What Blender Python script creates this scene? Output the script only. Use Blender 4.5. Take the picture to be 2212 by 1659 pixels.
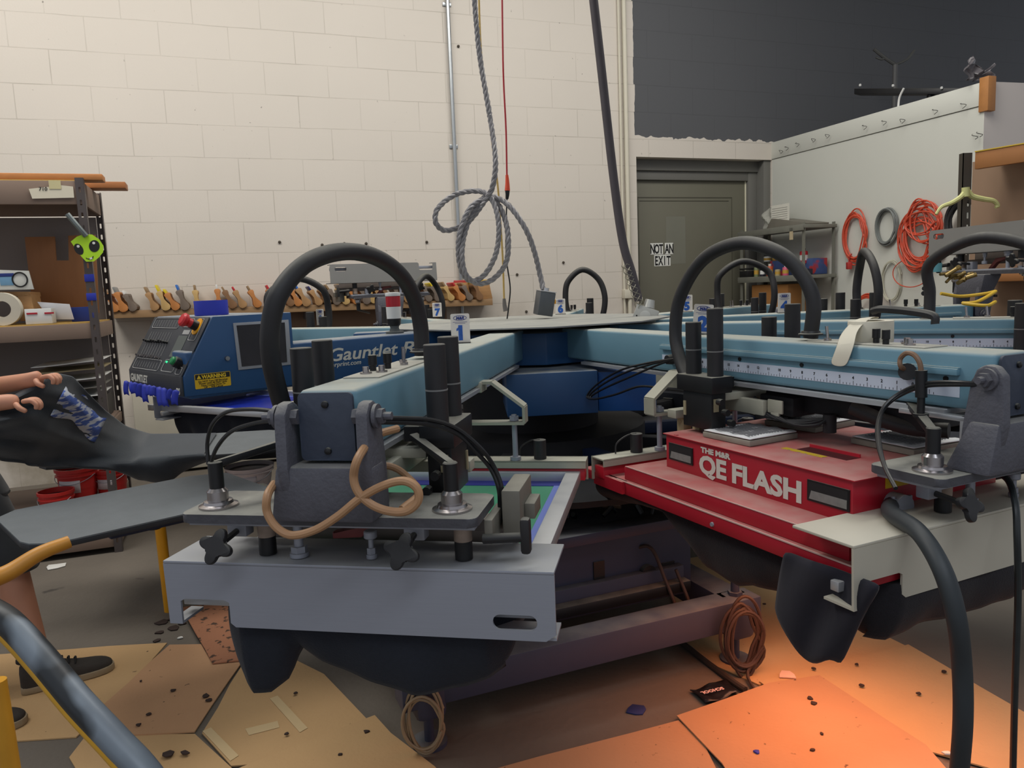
import bpy, bmesh, math, random
from mathutils import Vector, Matrix
random.seed(7)
for o in list(bpy.data.objects): bpy.data.objects.remove(o)
SC = bpy.context.scene; COL = SC.collection; PI = math.pi
def R(a): return math.radians(a)

# ------------------------------------------------------------------ camera
W, H = 2212, 1659
FPX, PITCH, ROLL, HC = 1655.0, 7.1, 2.32, 1.25
def cam_axes():
    p, r = R(PITCH), R(ROLL)
    fw = Vector((0, math.cos(p), -math.sin(p))); rt = Vector((1, 0, 0)); up = rt.cross(fw)
    return rt*math.cos(r) - up*math.sin(r), rt*math.sin(r) + up*math.cos(r), fw
RT, UP, FW = cam_axes(); EYE = Vector((0, 0, HC))
cd = bpy.data.cameras.new('camera'); cam = bpy.data.objects.new('camera', cd); COL.objects.link(cam)
cam.matrix_world = Matrix((( RT.x, UP.x, -FW.x, EYE.x), (RT.y, UP.y, -FW.y, EYE.y), (RT.z, UP.z, -FW.z, EYE.z), (0, 0, 0, 1)))
cd.sensor_width = 36.0; cd.lens = FPX/W*36.0; cd.clip_start = 0.05; cd.clip_end = 100
SC.camera = cam

# ------------------------------------------------------------------ world, lights, exposure
SC.view_settings.view_transform = 'Standard'; SC.view_settings.look = 'None'
SC.view_settings.exposure = 0.0; SC.view_settings.gamma = 1.0; SC.view_settings.use_curve_mapping = False
wd = bpy.data.worlds.new('world'); SC.world = wd; wd.use_nodes = True
wd.node_tree.nodes['Background'].inputs[0].default_value = (0.80, 0.84, 0.92, 1)
wd.node_tree.nodes['Background'].inputs[1].default_value = 0.5
def area(name, loc, rot, sx, sy, power, col):
    l = bpy.data.lights.new(name, 'AREA'); l.shape = 'RECTANGLE'; l.size = sx; l.size_y = sy; l.energy = power; l.color = col
    o = bpy.data.objects.new(name, l); COL.objects.link(o); o.location = loc; o.rotation_euler = rot; return o
WARM = (1.0, 0.97, 0.915)
area('ceiling_light_back', (-0.6, 3.4, 4.8), (R(20), 0, R(20)), 5.0, 1.0, 130, WARM)
area('ceiling_light_left', (-3.0, 2.6, 4.5), (R(8), 0, R(20)), 1.0, 3.0, 70, WARM)
area('ceiling_light_right', (2.3, 4.0, 4.5), (R(6), 0, R(20)), 1.0, 3.0, 55, WARM)
area('ceiling_light_front', (0.2, -0.9, 4.2), (R(-30), 0, R(20)), 4.0, 1.6, 120, (0.86, 0.92, 1.0))

# ------------------------------------------------------------------ placing: a pixel of the photo with one known coordinate -> point in the room
def ray(px, py): return RT*((px-W/2)/FPX) + UP*((H/2-py)/FPX) + FW
def atz(px, py, z): d = ray(px, py); return EYE + d*((z-HC)/d.z)
def aty(px, py, y): d = ray(px, py); return EYE + d*(y/d.y)
def plane_hit(px, py, o, n):
    d = ray(px, py); return EYE + d*(((o-EYE).dot(n))/d.dot(n))
HUB = Vector((.078, 3.37, 0))
def arm_axes(a): a = R(a); d = Vector((math.sin(a), math.cos(a), 0)); return d, Vector((-d.y, d.x, 0))
def AM(a):
    d, n = arm_axes(a)
    return Matrix(((d.x, n.x, 0, HUB.x), (d.y, n.y, 0, HUB.y), (0, 0, 1, 0), (0, 0, 0, 1)))
def on_r(px, py, r, a): d, n = arm_axes(a); return plane_hit(px, py, HUB+d*r, d)
def on_s(px, py, s, a): d, n = arm_axes(a); return plane_hit(px, py, HUB+n*s, n)
WU = Vector((.939, .345, 0)); WN = Vector((.345, -.939, 0)); W0 = Vector((0, 6.585, 0))
def WP(u, v, z): return W0 + WU*u + WN*v + Vector((0, 0, z))           # back wall frame: along, out, up
def on_w(px, py, v): return plane_hit(px, py, W0+WN*v, WN)
WM = Matrix(((WU.x, WN.x, 0, W0.x), (WU.y, WN.y, 0, W0.y), (0, 0, 1, 0), (0, 0, 0, 1)))
PC = Vector((2.575, 7.53, 0)); PQ = Vector((.345, -.939, 0)); PM = Vector((-.939, -.345, 0))
def PP(u, v, z): return PC + PQ*u + PM*v + Vector((0, 0, z))           # right partition frame
def on_p(px, py, v): return plane_hit(px, py, PC+PM*v, PM)
PMX = Matrix(((PQ.x, PM.x, 0, PC.x), (PQ.y, PM.y, 0, PC.y), (0, 0, 1, 0), (0, 0, 0, 1)))

# ------------------------------------------------------------------ materials
def lin(c): return tuple(((v/255)/12.92 if v/255 <= .04045 else ((v/255+.055)/1.055)**2.4) for v in c)
MATS = {}
def mat(name, col, rough=.5, metal=0., var=.12, scale=9., dust=0., bump=0., bscale=60., spots=0., spotcol=(40, 34, 28), spotscale=30., emit=None, alpha=1., trans=0., coat=0., sheen=0., aniso=None, dmin=.35):
    if name in MATS: return MATS[name]
    m = bpy.data.materials.new(name); m.use_nodes = True; nt = m.node_tree; N = nt.nodes; L = nt.links; b = N['Principled BSDF']
    c = lin(col); tc = N.new('ShaderNodeTexCoord'); src = tc.outputs['Object']
    if aniso:
        mp = N.new('ShaderNodeMapping'); mp.inputs['Scale'].default_value = aniso; L.new(src, mp.inputs[0]); src = mp.outputs[0]
    nz = N.new('ShaderNodeTexNoise'); nz.inputs['Scale'].default_value = scale; nz.inputs['Detail'].default_value = 6; L.new(src, nz.inputs['Vector'])
    mx = N.new('ShaderNodeMix'); mx.data_type = 'RGBA'
    mx.inputs['A'].default_value = (*[v*(1-var) for v in c], 1); mx.inputs['B'].default_value = (*[min(1, v*(1+var)+var*.01) for v in c], 1)
    L.new(nz.outputs['Fac'], mx.inputs['Factor']); out = mx.outputs['Result']
    if spots:
        n2 = N.new('ShaderNodeTexNoise'); n2.inputs['Scale'].default_value = spotscale; n2.inputs['Detail'].default_value = 3; L.new(src, n2.inputs['Vector'])
        rp = N.new('ShaderNodeValToRGB'); rp.color_ramp.elements[0].position = 1-spots-.02; rp.color_ramp.elements[1].position = 1-spots+.03; L.new(n2.outputs['Fac'], rp.inputs[0])
        m2 = N.new('ShaderNodeMix'); m2.data_type = 'RGBA'; L.new(rp.outputs['Color'], m2.inputs['Factor']); L.new(out, m2.inputs['A']); m2.inputs['B'].default_value = (*lin(spotcol), 1); out = m2.outputs['Result']
    if dust:
        g = N.new('ShaderNodeNewGeometry'); sx = N.new('ShaderNodeSeparateXYZ'); L.new(g.outputs['Normal'], sx.inputs[0])
        n3 = N.new('ShaderNodeTexNoise'); n3.inputs['Scale'].default_value = 14; n3.inputs['Detail'].default_value = 8; L.new(tc.outputs['Object'], n3.inputs['Vector'])
        r3 = N.new('ShaderNodeMapRange'); r3.inputs[1].default_value = .25; r3.inputs[2].default_value = .62; r3.inputs[3].default_value = dmin; r3.inputs[4].default_value = 1; L.new(n3.outputs['Fac'], r3.inputs[0])
        r4 = N.new('ShaderNodeMapRange'); r4.inputs[1].default_value = .35; r4.inputs[2].default_value = .95; r4.inputs[4].default_value = dust; L.new(sx.outputs['Z'], r4.inputs[0])
        mu = N.new('ShaderNodeMath'); mu.operation = 'MULTIPLY'; L.new(r3.outputs[0], mu.inputs[0]); L.new(r4.outputs[0], mu.inputs[1])
        m3 = N.new('ShaderNodeMix'); m3.data_type = 'RGBA'; L.new(mu.outputs[0], m3.inputs['Factor']); L.new(out, m3.inputs['A']); m3.inputs['B'].default_value = (*lin((176, 174, 160)), 1); out = m3.outputs['Result']
        rr = N.new('ShaderNodeMapRange'); rr.inputs[3].default_value = rough; rr.inputs[4].default_value = .9; L.new(mu.outputs[0], rr.inputs[0]); L.new(rr.outputs[0], b.inputs['Roughness'])
        if metal:
            mm = N.new('ShaderNodeMapRange'); mm.inputs[3].default_value = metal; mm.inputs[4].default_value = 0; L.new(mu.outputs[0], mm.inputs[0]); L.new(mm.outputs[0], b.inputs['Metallic'])
    else: b.inputs['Roughness'].default_value = rough
    if not (dust and metal): b.inputs['Metallic'].default_value = metal
    L.new(out, b.inputs['Base Color'])
    if bump:
        n4 = N.new('ShaderNodeTexNoise'); n4.inputs['Scale'].default_value = bscale; n4.inputs['Detail'].default_value = 4; L.new(tc.outputs['Object'], n4.inputs['Vector'])
        bp = N.new('ShaderNodeBump'); bp.inputs['Strength'].default_value = bump; bp.inputs['Distance'].default_value = .01; L.new(n4.outputs['Fac'], bp.inputs['Height']); L.new(bp.outputs[0], b.inputs['Normal'])
    if emit: b.inputs['Emission Color'].default_value = (*lin(emit[0]), 1); b.inputs['Emission Strength'].default_value = emit[1]
    if alpha < 1: b.inputs['Alpha'].default_value = alpha
    if trans: b.inputs['Transmission Weight'].default_value = trans
    if coat: b.inputs['Coat Weight'].default_value = coat
    if sheen: b.inputs['Sheen Weight'].default_value = sheen
    MATS[name] = m; return m

# ------------------------------------------------------------------ mesh building
MW = {}
class MB:
    def __init__(s, M=None): s.bm = bmesh.new(); s.M = M or Matrix()
    def _bev(s, vs, b, seg=2):
        es = set(e for v in vs for e in v.link_edges)
        bmesh.ops.bevel(s.bm, geom=list(es), offset=b, segments=seg, affect='EDGES', profile=.5)
    def box(s, x0, x1, y0, y1, z0, z1, b=0, M=None, seg=2):
        M = s.M @ (M or Matrix()); v = [s.bm.verts.new(M @ Vector(p)) for p in ((x0,y0,z0),(x1,y0,z0),(x1,y1,z0),(x0,y1,z0),(x0,y0,z1),(x1,y0,z1),(x1,y1,z1),(x0,y1,z1))]
        for f in ((0,3,2,1),(4,5,6,7),(0,1,5,4),(1,2,6,5),(2,3,7,6),(3,0,4,7)): s.bm.faces.new([v[i] for i in f])
        if b: s._bev(v, min(b, abs(x1-x0)*.45, abs(y1-y0)*.45, abs(z1-z0)*.45), seg)
        return s
    def hexa(s, pts, b=0):                     # 8 corner points: bottom four, top four
        v = [s.bm.verts.new(s.M @ Vector(p)) for p in pts]
        for f in ((0,3,2,1),(4,5,6,7),(0,1,5,4),(1,2,6,5),(2,3,7,6),(3,0,4,7)): s.bm.faces.new([v[i] for i in f])
        if b: s._bev(v, b)
        return s
    def prism(s, pts, vec, b=0):               # planar polygon swept along vec
        vec = Vector(vec); a = [s.bm.verts.new(s.M @ Vector(p)) for p in pts]; c = [s.bm.verts.new(s.M @ (Vector(p)+vec)) for p in pts]; n = len(a)
        s.bm.faces.new(a[::-1]); s.bm.faces.new(c)
        for i in range(n): s.bm.faces.new((a[i], a[(i+1) % n], c[(i+1) % n], c[i]))
        if b: s._bev(a+c, b)
        return s
    def cyl(s, p0, p1, r, r2=None, n=18, b=0):
        p0 = s.M @ Vector(p0); p1 = s.M @ Vector(p1); r2 = r if r2 is None else r2
        ax = (p1-p0).normalized(); t = Vector((0,0,1)) if abs(ax.z) < .9 else Vector((1,0,0)); u = ax.cross(t).normalized(); w = ax.cross(u)
        prof = [(p0, r), (p1, r2)]
        if b: prof = [(p0, r-b), (p0+ax*b, r), (p1-ax*b, r2), (p1, r2-b)]
        rings = [[s.bm.verts.new(c+(u*math.cos(2*PI*i/n)+w*math.sin(2*PI*i/n))*q) for i in range(n)] for c, q in prof]
        for A, B in zip(rings, rings[1:]):
            for i in range(n): s.bm.faces.new((A[i], A[(i+1) % n], B[(i+1) % n], B[i]))
        s.bm.faces.new(rings[0][::-1]); s.bm.faces.new(rings[-1]); return s
    def lathe(s, prof, o=(0,0,0), ax=(0,0,1), n=24, cap=True):
        o = Vector(o); ax = Vector(ax).normalized(); t = Vector((0,0,1)) if abs(ax.z) < .9 else Vector((1,0,0)); u = ax.cross(t).normalized(); w = ax.cross(u)
        rings = [[s.bm.verts.new(s.M @ (o+ax*h+(u*math.cos(2*PI*i/n)+w*math.sin(2*PI*i/n))*max(q, 1e-4))) for i in range(n)] for q, h in prof]
        for A, B in zip(rings, rings[1:]):
            for i in range(n): s.bm.faces.new((A[i], A[(i+1) % n], B[(i+1) % n], B[i]))
        if cap: s.bm.faces.new(rings[0][::-1]); s.bm.faces.new(rings[-1])
        return s
    def tube(s, pts, r, n=8, sub=6, closed=False, rf=None, raw=False):
        P = [Vector(p) if raw else s.M @ Vector(p) for p in pts]
        if sub > 1:
            Q = []; m = len(P); rng = m if closed else m-1
            for i in range(rng):
                p0 = P[(i-1) % m] if closed or i > 0 else P[0]*2-P[1]; p1 = P[i]; p2 = P[(i+1) % m]; p3 = P[(i+2) % m] if closed or i+2 < m else P[-1]*2-P[-2]
                for k in range(sub):
                    t = k/sub; Q.append(.5*((2*p1)+(p2-p0)*t+(2*p0-5*p1+4*p2-p3)*t*t+(3*p1-p0-3*p2+p3)*t*t*t))
            if not closed: Q.append(P[-1])
            P = Q
        m = len(P); T = []
        for i in range(m):
            a = P[(i+1) % m] if closed or i < m-1 else P[i]; c = P[(i-1) % m] if closed or i > 0 else P[i]; T.append((a-c).normalized())
        u = T[0].cross(Vector((.13, .37, .92))).normalized(); rings = []
        for i in range(m):
            u = (u - T[i]*u.dot(T[i])).normalized(); w = T[i].cross(u); q = rf(i/(m-1))*r if rf else r
            rings.append([s.bm.verts.new(P[i]+(u*math.cos(2*PI*k/n)+w*math.sin(2*PI*k/n))*q) for k in range(n)])
        for i in range(m if closed else m-1):
            A, B = rings[i], rings[(i+1) % m]
            off = 0
            if closed and i == m-1: off = min(range(n), key=lambda o: (A[0].co-B[o].co).length)
            for k in range(n): s.bm.faces.new((A[k], A[(k+1) % n], B[(k+1+off) % n], B[(k+off) % n]))
        if not closed: s.bm.faces.new(rings[0][::-1]); s.bm.faces.new(rings[-1])
        return s
    def grid(s, nu, nv, f, raw=False):
        G = [[s.bm.verts.new(Vector(f(i/nu, j/nv)) if raw else s.M @ Vector(f(i/nu, j/nv))) for j in range(nv+1)] for i in range(nu+1)]
        for i in range(nu):
            for j in range(nv): s.bm.faces.new((G[i][j], G[i+1][j], G[i+1][j+1], G[i][j+1]))
        return s
    def quad(s, *p): s.bm.faces.new([s.bm.verts.new(s.M @ Vector(q)) for q in p]); return s
    def text(s, body, size, o, ex, ey, depth=.0008, bold=0., shear=0., align='LEFT', space=1.):
        cu = bpy.data.curves.new('t', 'FONT'); cu.body = body; cu.size = size; cu.extrude = depth; cu.offset = bold; cu.shear = shear; cu.align_x = align; cu.space_character = space; cu.resolution_u = 3
        ob = bpy.data.objects.new('t', cu); COL.objects.link(ob); dg = bpy.context.evaluated_depsgraph_get(); me = bpy.data.meshes.new_from_object(ob.evaluated_get(dg))
        ex = Vector(ex).normalized(); ey = Vector(ey).normalized(); ez = ex.cross(ey); o = Vector(o)
        vs = [s.bm.verts.new(s.M @ (o+ex*v.co.x+ey*v.co.y+ez*v.co.z)) for v in me.vertices]
        for p in me.polygons:
            try: s.bm.faces.new([vs[i] for i in p.vertices])
            except ValueError: pass
        bpy.data.objects.remove(ob); bpy.data.curves.remove(cu); bpy.data.meshes.remove(me); return s
    def build(s, name, m, parent=None, solid=0, sub=0, angle=35, label=None):
        bmesh.ops.recalc_face_normals(s.bm, faces=s.bm.faces)
        me = bpy.data.meshes.new(name); 
        if parent is not None:
            inv = MW[parent.name].inverted(); s.bm.transform(inv)
        s.bm.to_mesh(me); s.bm.free(); me.materials.append(m)
        for p in me.polygons: p.use_smooth = True
        me.set_sharp_from_angle(angle=R(angle))
        o = bpy.data.objects.new(name, me); COL.objects.link(o)
        if parent is not None: o.parent = parent; MW[o.name] = MW[parent.name]
        else: MW[o.name] = Matrix()
        if solid: md = o.modifiers.new('s', 'SOLIDIFY'); md.thickness = solid; md.offset = 0
        if sub: md = o.modifiers.new('u', 'SUBSURF'); md.levels = sub; md.render_levels = sub
        if label: o['label'] = label
        return o
def thing(name, label, cat, loc, rotz=0, group=None):
    o = bpy.data.objects.new(name, None); COL.objects.link(o); o.empty_display_size = .05
    o.location = loc; o.rotation_euler = (0, 0, rotz); o['label'] = label; o['category'] = cat
    if group: o['group'] = group
    MW[o.name] = Matrix.Translation(Vector(loc)) @ Matrix.Rotation(rotz, 4, 'Z'); return o
def tag(o, label, cat, group=None):
    o['label'] = label; o['category'] = cat
    if group: o['group'] = group
    return o
def recenter(o):                                # put a one-mesh thing's origin at its base centre
    me = o.data; n = len(me.vertices)
    if not n: return o
    xs = [v.co for v in me.vertices]; c = Vector((sum(v.x for v in xs)/n, sum(v.y for v in xs)/n, min(v.z for v in xs)))
    me.transform(Matrix.Translation(-c)); o.location = c; return o
def single(name, b, m, label, cat, group=None, **k): return recenter(tag(b.build(name, m, **k), label, cat, group))
def struct(name, b, m, parent=None, **k):
    o = b.build(name, m, parent, **k)
    if parent is None: o['kind'] = 'structure'
    return o
def copy_thing(root, loc, rotz, label, group=None):
    r = root.copy(); COL.objects.link(r); r.location = loc; r.rotation_euler = (0, 0, rotz); r['label'] = label
    if group: r['group'] = group
    for ch in list(root.children):
        c = ch.copy(); COL.objects.link(c); c.parent = r
        for g in ch.children:
            d = g.copy(); COL.objects.link(d); d.parent = c
    return r

def text_fit(M, body, x0, x1, z0, height, y, bold, name, m, parent, flipx=False, shear=0, space=1.0):
    b = MB(); b.text(body, 1.0, (0, 0, 0), (1, 0, 0), (0, 1, 0), .01, bold, shear=shear, space=space)
    xs = [v.co.x for v in b.bm.verts]; ys = [v.co.y for v in b.bm.verts]; mx, nx = max(xs), min(xs); my = max(ys); ny = min(ys)
    for v in b.bm.verts:
        fx_ = (v.co.x-nx)/(mx-nx); 
        v.co = M @ Vector((x0+(x1-x0)*fx_, y-v.co.z*.04, z0+height*(v.co.y-0)/(my)))
    return b.build(name, m, parent)
# ------------------------------------------------------------------ palette
M_ALU = mat('brushed_aluminium', (150, 153, 163), .45, .3, .05, 40, aniso=(.3, .3, 12), dust=.4)
M_ALUC = mat('clean_aluminium', (190, 192, 196), .35, .6, .05, 40, dust=.3)
M_PALE = mat('pale_painted_metal', (168, 166, 150), .5, .2, .15, 14, dust=.5)
M_BLUE = mat('light_blue_enamel', (104, 143, 160), .5, 0, .14, 5, dust=.9, dmin=.72, spots=.14, spotcol=(96, 125, 130), spotscale=7)
M_DBLUE = mat('deep_blue_enamel', (32, 74, 118), .45, 0, .14, 6, dust=.6)
M_BBLUE = mat('bright_blue_enamel', (28, 92, 168), .45, 0, .14, 6, dust=.5)
M_BLACK = mat('black_metal', (26, 26, 28), .42, .2, .3, 12, dust=.5)
M_RUB = mat('black_rubber', (30, 29, 31), .55, 0, .3, 20, dust=.3)
M_HOSE = mat('thin_black_hose', (22, 22, 24), .35, 0, .2, 20)
M_CAST = mat('grey_casting', (84, 84, 92), .6, .05, .22, 16, dust=.35, bump=.2, bscale=120)
M_PLATE = mat('dark_dusty_plate', (70, 70, 76), .5, .1, .2, 14, dust=.6, bump=.2)
M_DKPL = mat('dark_blue_cover_plate', (52, 60, 76), .55, .0, .35, 10, bump=.1, spots=.1, spotcol=(70, 72, 80), spotscale=9)
M_SOOT = mat('sooty_black', (20, 20, 24), .7, 0, .3, 12)
M_RED = mat('red_enamel', (168, 28, 44), .4, 0, .12, 9, dust=.42)
M_REDR = mat('red_rail_paint', (178, 26, 44), .4, 0, .1, 9, dust=.2)
M_WHITE = mat('white_plastic', (222, 222, 218), .5, 0, .05, 10)
M_CREAM = mat('cream_lettering', (205, 203, 192), .6, 0, .06, 30)
M_CHROME = mat('worn_chrome', (170, 165, 165), .25, .95, .12, 30)
M_INK = mat('printed_blue_ink', (38, 92, 178), .5, 0, .05, 20)
M_NAVY = mat('printed_navy_ink', (40, 58, 130), .5, 0, .05, 20)
M_TXT = mat('printed_black_ink', (20, 20, 22), .6, 0, .05, 20)
M_YEL = mat('yellow_paint', (226, 158, 20), .45, 0, .18, 12, spots=.1, spotcol=(120, 90, 50))
M_WOOD = mat('raw_wood', (170, 128, 82), .65, 0, .25, 6, aniso=(1, 8, 8), spots=.12, spotcol=(110, 78, 50), spotscale=9)
M_SHIRT = mat('black_navy_cotton', (22, 27, 38), .95, 0, .22, 90, sheen=.05, bump=.2, bscale=300)
M_TAPE = mat('blue_masking_tape', (38, 52, 168), .6, 0, .08, 20)
# ================================================================== ROOM
def nodes(m): return m.node_tree.nodes, m.node_tree.links
def wall_material():
    m = mat('painted_block_wall', (209, 201, 190), .75, 0, .035, 1.2); N, L = nodes(m); b = N['Principled BSDF']
    tc = N.new('ShaderNodeTexCoord'); mp = N.new('ShaderNodeMapping'); L.new(tc.outputs['Object'], mp.inputs[0])
    mp.inputs['Rotation'].default_value = (R(90), 0, 0)                      # object frame: x along wall, z up
    sx = N.new('ShaderNodeSeparateXYZ'); L.new(tc.outputs['Object'], sx.inputs[0])
    nz0 = N.new('ShaderNodeTexNoise'); nz0.inputs['Scale'].default_value = 3; L.new(tc.outputs['Object'], nz0.inputs['Vector'])
    w = N.new('ShaderNodeMath'); w.operation = 'MULTIPLY_ADD'; w.inputs[1].default_value = .012; L.new(nz0.outputs['Fac'], w.inputs[0])
    zz = N.new('ShaderNodeMath'); zz.operation = 'ADD'; zz.inputs[1].default_value = -.197-.006; L.new(sx.outputs['Z'], zz.inputs[0]); L.new(zz.outputs[0], w.inputs[2])
    cb = N.new('ShaderNodeCombineXYZ'); L.new(sx.outputs['X'], cb.inputs[0]); L.new(w.outputs[0], cb.inputs[1])
    br = N.new('ShaderNodeTexBrick'); br.offset = .5; L.new(cb.outputs[0], br.inputs['Vector'])
    br.inputs['Scale'].default_value = 1; br.inputs['Brick Width'].default_value = .465; br.inputs['Row Height'].default_value = .2325; br.inputs['Mortar Size'].default_value = .0035; br.inputs['Mortar Smooth'].default_value = .3; br.inputs['Bias'].default_value = -.5
    br.inputs['Color1'].default_value = (1, 1, 1, 1); br.inputs['Color2'].default_value = (.95, .955, .95, 1); br.inputs['Mortar'].default_value = (.66, .65, .63, 1)
    # joints fade in and out under many coats of paint
    n1 = N.new('ShaderNodeTexNoise'); n1.inputs['Scale'].default_value = 2.2; n1.inputs['Detail'].default_value = 5; L.new(tc.outputs['Object'], n1.inputs['Vector'])
    r1 = N.new('ShaderNodeMapRange'); r1.inputs[1].default_value = .42; r1.inputs[2].default_value = .66; r1.inputs[3].default_value = .22; r1.inputs[4].default_value = .8; L.new(n1.outputs['Fac'], r1.inputs[0])
    mx = N.new('ShaderNodeMix'); mx.data_type = 'RGBA'; mx.blend_type = 'MULTIPLY'; L.new(r1.outputs[0], mx.inputs['Factor'])
    old = b.inputs['Base Color'].links[0].from_socket; L.new(old, mx.inputs['A']); L.new(br.outputs['Color'], mx.inputs['B'])
    # specks and scuffs
    n2 = N.new('ShaderNodeTexNoise'); n2.inputs['Scale'].default_value = 26; n2.inputs['Detail'].default_value = 4; L.new(tc.outputs['Object'], n2.inputs['Vector'])
    r2 = N.new('ShaderNodeMapRange'); r2.inputs[1].default_value = .705; r2.inputs[2].default_value = .76; r2.inputs[4].default_value = .75; L.new(n2.outputs['Fac'], r2.inputs[0])
    m2 = N.new('ShaderNodeMix'); m2.data_type = 'RGBA'; L.new(r2.outputs[0], m2.inputs['Factor']); L.new(mx.outputs['Result'], m2.inputs['A']); m2.inputs['B'].default_value = (.16, .14, .12, 1)
    # grime low on the wall
    n6 = N.new('ShaderNodeTexNoise'); n6.inputs['Scale'].default_value = 3.2; n6.inputs['Detail'].default_value = 7; L.new(tc.outputs['Object'], n6.inputs['Vector'])
    g6 = N.new('ShaderNodeMapRange'); g6.inputs[1].default_value = 1.25; g6.inputs[2].default_value = .7; g6.inputs[4].default_value = 1.0; L.new(sx.outputs['Z'], g6.inputs[0])
    g7 = N.new('ShaderNodeMapRange'); g7.inputs[1].default_value = .42; g7.inputs[2].default_value = .62; g7.inputs[4].default_value = .75; L.new(n6.outputs['Fac'], g7.inputs[0])
    g8 = N.new('ShaderNodeMath'); g8.operation = 'MULTIPLY'; L.new(g6.outputs[0], g8.inputs[0]); L.new(g7.outputs[0], g8.inputs[1])
    m6 = N.new('ShaderNodeMix'); m6.data_type = 'RGBA'; L.new(g8.outputs[0], m6.inputs['Factor']); L.new(m2.outputs['Result'], m6.inputs['A']); m6.inputs['B'].default_value = (*lin((140, 128, 106)), 1); m2 = m6
    # grey painted upper part on the door side, its edge following the blocks
    nx = N.new('ShaderNodeTexNoise'); nx.inputs['Scale'].default_value = 9; L.new(tc.outputs['Object'], nx.inputs['Vector'])
    st = N.new('ShaderNodeMath'); st.operation = 'SNAP'; st.inputs[1].default_value = .2325; 
    zs = N.new('ShaderNodeMath'); zs.operation = 'ADD'; zs.inputs[1].default_value = -.2; L.new(sx.outputs['Z'], zs.inputs[0]); L.new(zs.outputs[0], st.inputs[0])
    wn = N.new('ShaderNodeTexWhiteNoise'); wn.noise_dimensions = '1D'; L.new(st.outputs[0], wn.inputs['W'])
    e1 = N.new('ShaderNodeMath'); e1.operation = 'MULTIPLY_ADD'; e1.inputs[1].default_value = .03; L.new(wn.outputs['Value'], e1.inputs[0]); e1.inputs[2].default_value = 1.225
    e2 = N.new('ShaderNodeMath'); e2.operation = 'MULTIPLY_ADD'; e2.inputs[1].default_value = .03; L.new(nx.outputs['Fac'], e2.inputs[0]); L.new(e1.outputs[0], e2.inputs[2])
    g1 = N.new('ShaderNodeMath'); g1.operation = 'GREATER_THAN'; L.new(sx.outputs['X'], g1.inputs[0]); L.new(e2.outputs[0], g1.inputs[1])
    e3 = N.new('ShaderNodeMath'); e3.operation = 'MULTIPLY_ADD'; e3.inputs[1].default_value = .10; L.new(nx.outputs['Fac'], e3.inputs[0]); e3.inputs[2].default_value = 2.495
    g2 = N.new('ShaderNodeMath'); g2.operation = 'GREATER_THAN'; L.new(sx.outputs['Z'], g2.inputs[0]); L.new(e3.outputs[0], g2.inputs[1])
    mm = N.new('ShaderNodeMath'); mm.operation = 'MULTIPLY'; L.new(g1.outputs[0], mm.inputs[0]); L.new(g2.outputs[0], mm.inputs[1])
    gb = N.new('ShaderNodeMix'); gb.data_type = 'RGBA'; gb.blend_type = 'MULTIPLY'; gb.inputs['Factor'].default_value = .3; gb.inputs['A'].default_value = (*lin((84, 85, 88)), 1); L.new(br.outputs['Color'], gb.inputs['B'])
    m3 = N.new('ShaderNodeMix'); m3.data_type = 'RGBA'; L.new(mm.outputs[0], m3.inputs['Factor']); L.new(m2.outputs['Result'], m3.inputs['A']); L.new(gb.outputs['Result'], m3.inputs['B'])
    L.new(m3.outputs['Result'], b.inputs['Base Color'])
    bp = N.new('ShaderNodeBump'); bp.inputs['Strength'].default_value = .35; bp.inputs['Distance'].default_value = .004; L.new(br.outputs['Fac'], bp.inputs['Height']); bp.invert = True
    n5 = N.new('ShaderNodeTexNoise'); n5.inputs['Scale'].default_value = 70; L.new(tc.outputs['Object'], n5.inputs['Vector'])
    b2 = N.new('ShaderNodeBump'); b2.inputs['Strength'].default_value = .12; b2.inputs['Distance'].default_value = .004; L.new(n5.outputs['Fac'], b2.inputs['Height']); L.new(bp.outputs[0], b2.inputs['Normal']); L.new(b2.outputs[0], b.inputs['Normal'])
    return m
def floor_material():
    return mat('worn_concrete', (104, 96, 86), .75, 0, .22, 3.5, spots=.27, spotcol=(74, 68, 62), spotscale=6, bump=.25, bscale=40)
M_WALL = wall_material(); M_FLOOR = floor_material()
M_PANEL = mat('white_panel_board', (206, 207, 198), .6, 0, .03, 2, spots=.1, spotcol=(190, 188, 176), spotscale=5)

b = MB(); b.box(-5.5, 7.5, -2.0, 10.6, -.1, 0); struct('floor', b, M_FLOOR)
b = MB(); b.box(-5.5, 7.5, -2.0, 10.6, 5.0, 5.1); struct('ceiling', b, mat('ceiling_paint', (150, 150, 146), .8))
# back wall in its own frame so that the block pattern runs along it; door opening u 1.265..2.72, z..2.37
rootw = bpy.data.objects.new('wall_back_frame', None); MW['wf'] = WM
def wall_build(name, b, m):
    inv = WM.inverted(); bmesh.ops.recalc_face_normals(b.bm, faces=b.bm.faces); b.bm.transform(inv); me = bpy.data.meshes.new(name); b.bm.to_mesh(me); b.bm.free(); me.materials.append(m)
    o = bpy.data.objects.new(name, me); COL.objects.link(o); o.matrix_world = WM; o['kind'] = 'structure'; MW[o.name] = WM; return o
bpy.data.objects.remove(rootw)
b = MB(WM)
b.box(-5.2, 1.265, -.25, 0, 0, 5.0); b.box(2.74, 6.5, -.25, 0, 0, 5.0); b.box(1.265, 2.74, -.25, 0, 2.37, 5.0)
wall_build('wall_back', b, M_WALL)
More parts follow.
